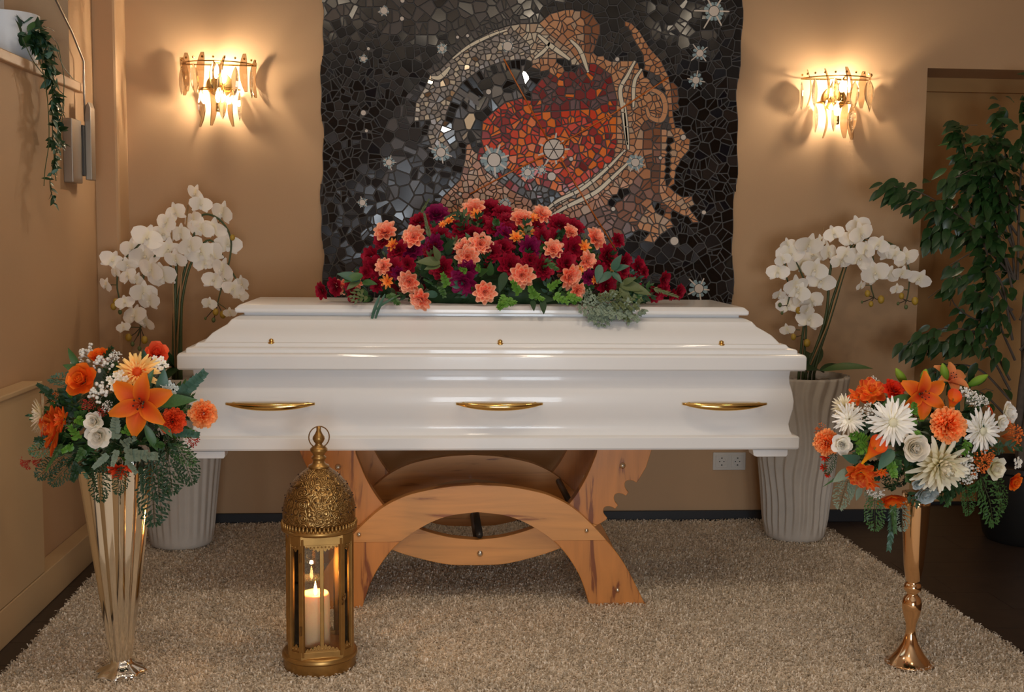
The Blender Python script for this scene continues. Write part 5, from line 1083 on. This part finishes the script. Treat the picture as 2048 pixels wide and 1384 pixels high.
SG = [((1040, 590), (1025, 560), 'bush', 'leaf_bright'), ((1030, 600), (1002, 612), 'bush', 'leaf_bright'), ((1060, 585), (1090, 600), 'bush', 'leaf_bright'), ((1095, 580), (1120, 560), 'bush', 'leaf_bright'), ((1105, 590), (1140, 605), 'bush', 'leaf_bright'), ((1130, 590), (1165, 600), 'bush', 'leaf_bright'), ((1070, 600), (1060, 570), 'bush', 'leaf_bright'), ((1015, 590), (995, 620), 'bush', 'leaf_bright'), ((1000, 600), (1035, 605), 'bush', 'leaf_bright'), ((1140, 580), (1150, 610), 'bush', 'leaf_bright'), ((935, 545), (918, 535), 'bush', 'leaf_bright'), ((955, 545), (957, 528), 'bush', 'leaf_bright'), ((775, 585), (800, 610), 'bush', 'leaf_mid'), ((880, 570), (890, 595), 'bush', 'leaf_mid'), ((895, 575), (885, 545), 'bush', 'leaf_bright'), ((1095, 525), (1118, 540), 'bush', 'leaf_mid'),
      ((880, 525), (838, 520), 'leaf', 'leaf_olive'), ((880, 530), (852, 535), 'leaf', 'leaf_olive'), ((878, 520), (870, 495), 'leaf', 'leaf_olive'), ((890, 500), (905, 480), 'leaf', 'leaf_dark'), ((720, 560), (680, 545), 'leaf', 'leaf_teal'), ((725, 550), (690, 560), 'leaf', 'leaf_mid'), ((720, 560), (695, 575), 'leaf', 'leaf_olive'), ((725, 565), (750, 565), 'leaf', 'leaf_mid'),
      ((760, 590), (735, 650), 'blade', 'leaf_teal'), ((770, 588), (745, 640), 'blade', 'leaf_teal'), ((790, 595), (745, 615), 'blade', 'leaf_teal'), ((800, 590), (760, 605), 'blade', 'leaf_mid'),
      ((1225, 540), (1240, 512), 'leaf', 'leaf_teal'), ((1228, 540), (1255, 530), 'leaf', 'leaf_teal'), ((1225, 545), (1243, 562), 'leaf', 'leaf_teal'), ((1222, 545), (1200, 562), 'leaf', 'leaf_teal'), ((1200, 530), (1195, 562), 'leaf', 'leaf_teal'),
      ((1240, 570), (1290, 575), 'leaf', 'leaf_olive'), ((1240, 575), (1262, 602), 'leaf', 'leaf_olive'), ((1245, 568), (1268, 555), 'leaf', 'leaf_olive'), ((1220, 580), (1240, 600), 'leaf', 'leaf_olive'), ((1260, 575), (1300, 585), 'leaf', 'leaf_olive'),
      ((1150, 600), (1200, 640), 'fine', 'leaf_grey'), ((1160, 605), (1235, 625), 'fine', 'leaf_grey'), ((1180, 605), (1270, 618), 'fine', 'leaf_grey'), ((1190, 610), (1285, 628), 'fine', 'leaf_grey'), ((1170, 600), (1180, 580), 'fine', 'leaf_grey'), ((1190, 600), (1225, 590), 'fine', 'leaf_olive'), ((1180, 615), (1205, 652), 'fine', 'leaf_grey'), ((1220, 605), (1265, 635), 'fine', 'leaf_olive'), ((1210, 600), (1280, 605), 'fine', 'leaf_olive'), ((1170, 610), (1225, 640), 'fine', 'leaf_grey'),
      ((1065, 600), (1068, 618), 'leaf', 'leaf_dark'), ((1085, 600), (1088, 624), 'leaf', 'leaf_dark'), ((1010, 545), (1000, 580), 'leaf', 'leaf_dark'), ((730, 575), (705, 590), 'broad', 'leaf_olive'), ((740, 590), (710, 598), 'broad', 'leaf_olive'), ((840, 430), (855, 400), 'spike', 'leaf_olive'), ((885, 440), (905, 425), 'spike', 'leaf_mid'), ((1300, 575), (1355, 590), 'spike', 'leaf_olive'), ((860, 480), (850, 430), 'spike', 'leaf_olive')]
for p0, p1, kd_, m in SG:
    y0_ = min(spy_y(*p0)-.02, 3.86); a = W(*p0, y0_)
    y1_ = y0_-.03
    if p1[1] > 612: y1_ = min(y1_, 3.80)
    c_ = W(*p1, y1_); sprigat(t, kd_, m, a, c_-a, (c_-a).length*1.05, (0, -1, .6))
# ------------------------------------------------------------------ orchids
def px_tube(b, pts, Y, r, mi=0):
    b.tube(cr([W(p[0], p[1], Y+(p[2] if len(p) > 2 else 0)) for p in pts], 6), r, 6, mi)
def orchid_plant(label, c, blooms, buds, stems, sticks, leaves, grp, twig):
    t = empty('orchid_plant', label, 'orchid', (c.x, c.y, .66)); Y = c.y
    for P in stems:
        b = MB(); pts = [(c.x+(W(P[0][0], P[0][1], Y).x-c.x), Y, .655)]; L = cr([W(p[0], p[1], Y+(p[2] if len(p) > 2 else 0)) for p in P], 6); L = [Vector((L[0].x, L[0].y, .655))]+L if L[0].z > .66 else L
        b.tube(L, [.0065-.004*i/len(L) for i in range(len(L))], 7); b.build('stem', 'stem_green', t, smooth=True)
    for P in sticks:
        b = MB(); L = [W(p[0], p[1], Y-.02) for p in P]; b.tube(L, .0035, 6); b.build('support_stick', 'cane', t, smooth=True)
    r2 = random.Random(len(blooms))
    for q in blooms:
        px, py, r = q; yy = Y-.03+r2.uniform(-.05, .045); n_ = Vector((r2.uniform(-.8, .8), -1, r2.uniform(-.6, .4))); pos = W(px, py, yy); bloom(t, 'orchid', 'p_orchid', pos, n_, r*yy/F_PX*1.28)
        b = MB(); k = min(range(len(twig)), key=lambda i: (twig[i][0]-px)**2+(twig[i][1]-py)**2); tp = W(twig[k][0], twig[k][1], Y)
        if (tp-pos).length < .13: b.tube([tp, (tp+pos)/2+Vector((0, .02, 0)), pos+Vector((0, .006, 0))], .0016, 4); b.build('stalk', 'stem_green', t)
    for px, py, r in buds:
        pos = W(px, py, Y-.02); mb = MB(); mb.ball((0, 0, 0), r*Y/F_PX, 10, 7, sz=1.25); o = inst('bud', keep(mb, 'bud', 'bud_yellow' if r > 4 else 'leaf_olive'), Matrix.Translation(pos), t)
        k = min(range(len(twig)), key=lambda i: (twig[i][0]-px)**2+(twig[i][1]-py)**2); tp = W(twig[k][0], twig[k][1], Y); b = MB(); b.tube([tp, (tp+pos)/2+Vector((0, .01, -.004)), pos], .0018, 4); b.build('stalk', 'stem_brown', t)
    for (p0, p1, dy, m) in leaves:
        a = W(p0[0], p0[1], Y-.01); a.z = max(a.z, .662); c_ = W(p1[0], p1[1], Y+dy); d = c_-a; sprigat(t, 'lilyleaf', m, a, d, d.length, (0, -.5, 1))
    return t
LB = [(391, 387, 17), (401, 409, 18), (446, 426, 22), (352, 426, 20), (333, 446, 19), (362, 468, 19), (387, 441, 20), (403, 458, 22), (428, 458, 22), (293, 476, 25), (326, 468, 22), (264, 498, 20), (290, 514, 24), (336, 500, 24), (352, 519, 20), (303, 540, 25), (326, 552, 25), (382, 493, 22), (402, 505, 26), (425, 508, 24), (456, 490, 22), (224, 522, 20), (212, 570, 14), (256, 552, 16), (273, 560, 14), (286, 586, 22), (300, 602, 20), (250, 606, 15), (270, 632, 22), (292, 645, 18), (247, 655, 11), (446, 539, 22), (428, 562, 20), (452, 560, 18), (466, 578, 18), (484, 568, 16), (418, 608, 13), (460, 626, 11), (409, 527, 18), (255, 530, 16), (480, 590, 14), (232, 545, 12)]
LBud = [(227, 613, 6), (231, 603, 5), (240, 624, 4), (257, 675, 6.5), (289, 680, 6.5), (265, 688, 4), (279, 697, 4), (431, 624, 6), (446, 629, 6.5), (427, 640, 4), (411, 637, 2.5), (465, 475, 5)]
LS = [[(352, 740), (350, 680), (352, 620), (345, 550), (338, 500), (325, 470), (300, 470), (268, 500), (240, 530), (234, 570), (238, 600), (228, 612)], [(358, 740), (357, 660), (356, 600), (372, 530), (388, 470), (405, 430), (440, 440), (462, 480), (455, 540), (442, 580), (434, 612)], [(346, 740), (348, 640), (352, 560), (350, 510), (325, 500), (290, 540), (286, 600), (282, 650), (276, 672)], [(362, 742), (362, 650), (366, 590), (385, 520), (420, 480), (455, 530), (478, 570), (485, 600)]]
LTW = [(300, 470), (268, 500), (240, 530), (234, 570), (238, 600), (405, 430), (440, 440), (462, 480), (455, 540), (442, 580), (434, 605), (325, 500), (290, 540), (286, 600), (281, 655), (385, 470), (478, 570), (345, 440), (390, 400), (360, 460), (345, 520), (400, 500)]
orchid_plant('white artificial orchid left of the coffin in the left tall planter', cL, LB, LBud, LS, [[(352, 735), (362, 560), (376, 410)], [(350, 735), (346, 560), (342, 435)]], [((350, 735), (300, 715), -.12, 'leaf_dark'), ((352, 735), (330, 690), -.05, 'leaf_dark'), ((356, 735), (330, 745), -.15, 'leaf_dark'), ((360, 735), (400, 690), .08, 'leaf_dark'), ((350, 735), (298, 690), .0, 'leaf_dark'), ((358, 735), (395, 720), .14, 'leaf_dark')], '', LTW)
RB = [(1716, 452, 20), (1721, 467, 22), (1703, 477, 20), (1668, 468, 17), (1656, 505, 20), (1690, 510, 18), (1617, 490, 24), (1580, 508, 24), (1601, 529, 24), (1556, 545, 19), (1627, 511, 22), (1630, 540, 22), (1642, 562, 24), (1591, 572, 22), (1597, 585, 20), (1557, 590, 13), (1576, 611, 20), (1603, 600, 22), (1624, 603, 20), (1618, 640, 22), (1575, 660, 13), (1682, 522, 20), (1718, 519, 24), (1757, 490, 18), (1776, 505, 20), (1752, 547, 24), (1776, 548, 18), (1812, 516, 22), (1804, 547, 16), (1838, 558, 20), (1721, 572, 11), (1793, 579, 12), (1640, 483, 14), (1575, 490, 14), (1566, 520, 14), (1790, 510, 16), (1730, 500, 18), (1613, 620, 14)]
RBud = [(1734, 532, 5.5), (1765, 543, 7), (1735, 587, 6), (1762, 599, 7), (1742, 608, 5), (1724, 604, 2.5), (1750, 559, 4.5), (1803, 592, 5.5), (1796, 607, 3), (1830, 602, 7), (1812, 614, 4), (1597, 621, 6), (1560, 610, 4), (1587, 674, 5.5), (1614, 686, 7), (1564, 626, 3)]
RS = [[(1628, 748), (1640, 700), (1655, 655), (1672, 600), (1690, 540), (1708, 495), (1728, 480), (1742, 500), (1748, 540), (1742, 570), (1748, 595)], [(1620, 748), (1650, 660), (1665, 600), (1690, 530), (1712, 480), (1760, 480), (1800, 500), (1818, 540), (1817, 580), (1812, 604)], [(1612, 748), (1650, 640), (1658, 560), (1662, 520), (1645, 490), (1610, 480), (1578, 500), (1570, 540), (1580, 580), (1575, 610)], [(1598, 748), (1604, 680), (1612, 620), (1614, 580), (1600, 540), (1590, 520)], [(1606, 748), (1610, 690), (1612, 650), (1600, 620)]]
RTW = [(1728, 480), (1742, 500), (1748, 540), (1742, 570), (1748, 595), (1760, 480), (1800, 500), (1818, 540), (1817, 580), (1812, 600), (1645, 490), (1610, 480), (1578, 500), (1570, 540), (1580, 580), (1575, 610), (1604, 670), (1612, 620), (1614, 580), (1600, 540), (1700, 490), (1655, 545), (1600, 660)]
orchid_plant('white artificial orchid right of the coffin in the right tall planter', cR, RB, RBud, RS, [[(1615, 745), (1655, 650), (1697, 510)], [(1640, 500), (1645, 470), (1648, 455)]], [((1645, 742), (1738, 718), -.1, 'leaf_mid'), ((1640, 742), (1697, 718), .06, 'leaf_dark'), ((1620, 740), (1598, 700), .0, 'leaf_dark'), ((1618, 742), (1646, 682), .1, 'leaf_dark'), ((1600, 742), (1585, 690), .05, 'leaf_dark'), ((1615, 740), (1560, 672), .03, 'leaf_dark'), ((1645, 745), (1610, 720), -.16, 'leaf_dark'), ((1630, 740), (1615, 690), .1, 'leaf_dark')], '', RTW)
# ------------------------------------------------------------------ trailing plant and its pot
pc = XP(18, 130, XL-.1); pc.z = WZ0
b = MB(); b.lathe([(.088, 0), (.092, .004), (.104, .165), (.104, .172), (.099, .172), (.094, .150), (.001, .148)], tuple((pc.x, pc.y, WZ0)), 40); o = b.build('flower_pot', 'white_pot', None, smooth=False); autosmooth(o, 40); o['label'] = 'white round pot on the window sill at the top left'; o['category'] = 'pot'
t = empty('trailing_plant', 'trailing green plant hanging down from the white pot on the sill', 'plant', (pc.x, pc.y, WZ0+.15))
rr = random.Random(21); nl = 0; lv = []
VX = XL+.055
def wl(px, py, X=VX): return XP(px, py, X)
strands = [[(60, 60, -.03), (85, 75, 0), (100, 110, .0), (105, 180, 0), (105, 260, 0), (108, 320, 0), (100, 365, 0), (108, 408, 0)], [(55, 70, -.04), (75, 95, -.01), (92, 130, 0), (110, 200, 0), (118, 270, 0), (105, 330, 0)], [(50, 65, -.05), (70, 100, -.02), (85, 140, 0), (95, 200, 0), (98, 280, 0), (90, 340, 0), (88, 372, 0)], [(70, 60, 0), (110, 80, .0), (122, 120, 0), (128, 160, 0), (125, 215, 0), (120, 240, 0)], [(45, 75, -.03), (60, 110, 0), (72, 130, 0), (88, 150, 0), (100, 160, 0)], [(70, 60, 0), (95, 55, 0), (108, 62, 0)], [(110, 90, 0), (125, 130, 0), (146, 158, 0)], [(105, 200, 0), (118, 210, 0), (130, 235, 0)], [(103, 330, 0), (110, 350, 0), (112, 362, 0)], [(80, 80, 0), (90, 120, 0), (115, 175, 0), (128, 200, 0), (118, 290, 0)]]
for S_ in strands:
    L = cr([wl(x, y, VX+d) for x, y, d in S_], 7); b = MB(); b.tube(L, .0016, 5); b.build('vine', 'stem_green', t)
    for i in range(1, len(L)):
        dens = 3 if L[i].z > 1.55 else (2 if L[i].z > 1.45 else 1)
        for q in range(dens+(i % 2)):
            if nl >= 280: continue
            d = Vector((rr.uniform(-.25, .75), rr.uniform(-1, 1), rr.uniform(-1.0, .35))); m = rr.choice(('leaf_dark', 'leaf_dark', 'leaf_tree', 'leaf_teal')); sprigat(t, 'leaf', m, L[i], d, rr.uniform(.032, .048)*(1 if L[i].z > 1.55 else .72), (1, -.3, .6)); nl += 1
for k in range(60):
    p = XP(rr.uniform(38, 78), rr.uniform(42, 100), XL+rr.uniform(-.10, .02)); d = Vector((rr.uniform(-.3, 1), rr.uniform(-.8, .8), rr.uniform(-.1, .8))); sprigat(t, 'leaf', rr.choice(('leaf_mid', 'leaf_teal', 'leaf_dark')), p, d, .05, (.5, -.3, 1))
# ------------------------------------------------------------------ ficus tree
fc = G(2047, 1078, 0); TY = fc.y
t = empty('ficus_tree', 'green ficus tree at the right in front of the niche', 'tree', (fc.x, fc.y, 0)); 
b = MB(); b.lathe([(.15, .0), (.165, .02), (.20, .20), (.205, .30), (.215, .31), (.215, .33), (.20, .33), (.195, .29), (.001, .285)], (fc.x, fc.y, 0), 40); pt_ = b.build('plant_pot', 'black_plastic', None, smooth=False); autosmooth(pt_, 40); pt_['label'] = 'black round pot on the dark floor under the ficus tree'; pt_['category'] = 'pot'
for k, ph in enumerate((0, 2.1, 4.2)):
    b = MB(); L = [Vector((fc.x-.02+.022*math.cos(ph+z*5), TY+.022*math.sin(ph+z*5), z)) for z in [.286+i*.075 for i in range(22)]]; b.tube(L, [.019-.011*i/22 for i in range(22)], 9); b.build('trunk', 'bark', t, smooth=True)
BR = [[(2030, 640), (1990, 560), (1960, 470), (1900, 420), (1840, 385), (1780, 372)], [(2030, 600), (2000, 480), (1960, 380), (1930, 300), (1915, 245)], [(2030, 560), (2020, 430), (2010, 300), (2000, 210)], [(2035, 560), (2040, 380), (2050, 260), (2060, 200)], [(2020, 760), (1980, 690), (1930, 660), (1870, 660), (1812, 690)], [(2020, 780), (1970, 700), (1900, 690), (1850, 680)], [(2025, 620), (1980, 600), (1960, 640), (1910, 610), (1900, 565)], [(2025, 680), (2000, 560), (1950, 545), (1905, 560)], [(2028, 500), (1980, 400), (1930, 400), (1880, 450), (1850, 490)], [(2020, 800), (1960, 740), (1900, 730), (1860, 750)], [(2020, 840), (1970, 790), (1940, 780)], [(2030, 560), (1990, 470), (1950, 460), (1910, 470)], [(2035, 440), (2010, 360), (1970, 310), (1940, 330)], [(2040, 640), (2080, 560), (2120, 480), (2180, 430)], [(2045, 520), (2100, 400), (2160, 330)], [(2040, 700), (2110, 640), (2180, 620)], [(2045, 400), (2070, 280), (2090, 160)], [(2030, 560), (1995, 520), (1960, 500), (1900, 530)], [(2035, 470), (1995, 410), (1960, 340), (1900, 360)],
      [(2030, 720), (2000, 650), (1990, 600), (1940, 580)], [(2030, 500), (2010, 420), (1980, 330), (1985, 270)]]
rr = random.Random(31); leaves = []
for bi, S_ in enumerate(BR):
    dy0 = rr.uniform(-.18, .16); L = cr([W(x, y, TY+dy0*i/len(S_)) for i, (x, y) in enumerate(S_)], 7); b = MB(); b.tube(L, [.006-.0045*i/len(L) for i in range(len(L))], 5); b.build('branch', 'bark', t)
    for i in range(7, len(L)):
        for q in range(4 if bi in (0, 1, 2, 3, 8, 12, 13, 14, 16, 18, 20) else 2):
            side = (L[min(i+1, len(L)-1)]-L[i-1]).normalized(); tw = Vector((rr.uniform(-1, 1), rr.uniform(-1, 1), rr.uniform(-1, .5))).normalized()*rr.uniform(.0, .10)
            if i > len(L)-5: tw *= .4
            d = (side*.5+tw*7+Vector((-.1, -.2, -.55))).normalized(); leaves.append((L[i]+tw, d, rr.uniform(.055, .082)))
    for q in range(3):
        i = rr.randrange(8, len(L)); p = L[i]; e = p+Vector((rr.uniform(-.08, .08), rr.uniform(-.08, .05), rr.uniform(-.1, .04))); b = MB(); b.tube([p, (p+e)/2+Vector((0, 0, .01)), e], .0014, 4); b.build('twig', 'bark', t)
def hole(p):
    v = p-CO; z = v.dot(Fv); x, y = 1024+F_PX*v.dot(Rv)/z, 692-F_PX*v.dot(Uv)/z
    return (1830 < x < 1895 and 480 < y < 640) or (1895 < x < 1975 and 430 < y < 540 and rr.random() < .5) or (x < 1960 and 600 < y < 650 and rr.random() < .5) or (x < 1905 and y < 330)
leaves = [l for l in leaves if not hole(l[0]) and l[0].y < 5.15 and l[0].z > .45]
def onscreen(p):
    v = p-CO; z = v.dot(Fv); return -20 < 1024+F_PX*v.dot(Rv)/z < 2068
ins_ = [l for l in leaves if onscreen(l[0])]; out = [l for l in leaves if not onscreen(l[0])]; rr.shuffle(ins_); big, small = ins_[:295], ins_[295:]+out
for p, d, L_ in big: sprigat(t, 'leaf', 'leaf_tree', p, d, L_, (rr.uniform(-.6, .4), -1, rr.uniform(.2, 1.4)))
mb = MB()
for p, d, L_ in small:
    n_ = Vector((rr.uniform(-.6, .4), -1, rr.uniform(.2, 1.4))); n_ = (n_-d*n_.dot(d)).normalized(); Mx = Matrix((d.cross(n_), d, n_)).transposed().to_4x4() @ Matrix.Scale(L_, 4); Mx.translation = p; leaf_geo(mb, 1, .46, Mx, nu=5)
mb.build('foliage', 'leaf_tree', t, smooth=True, kind='stuff')
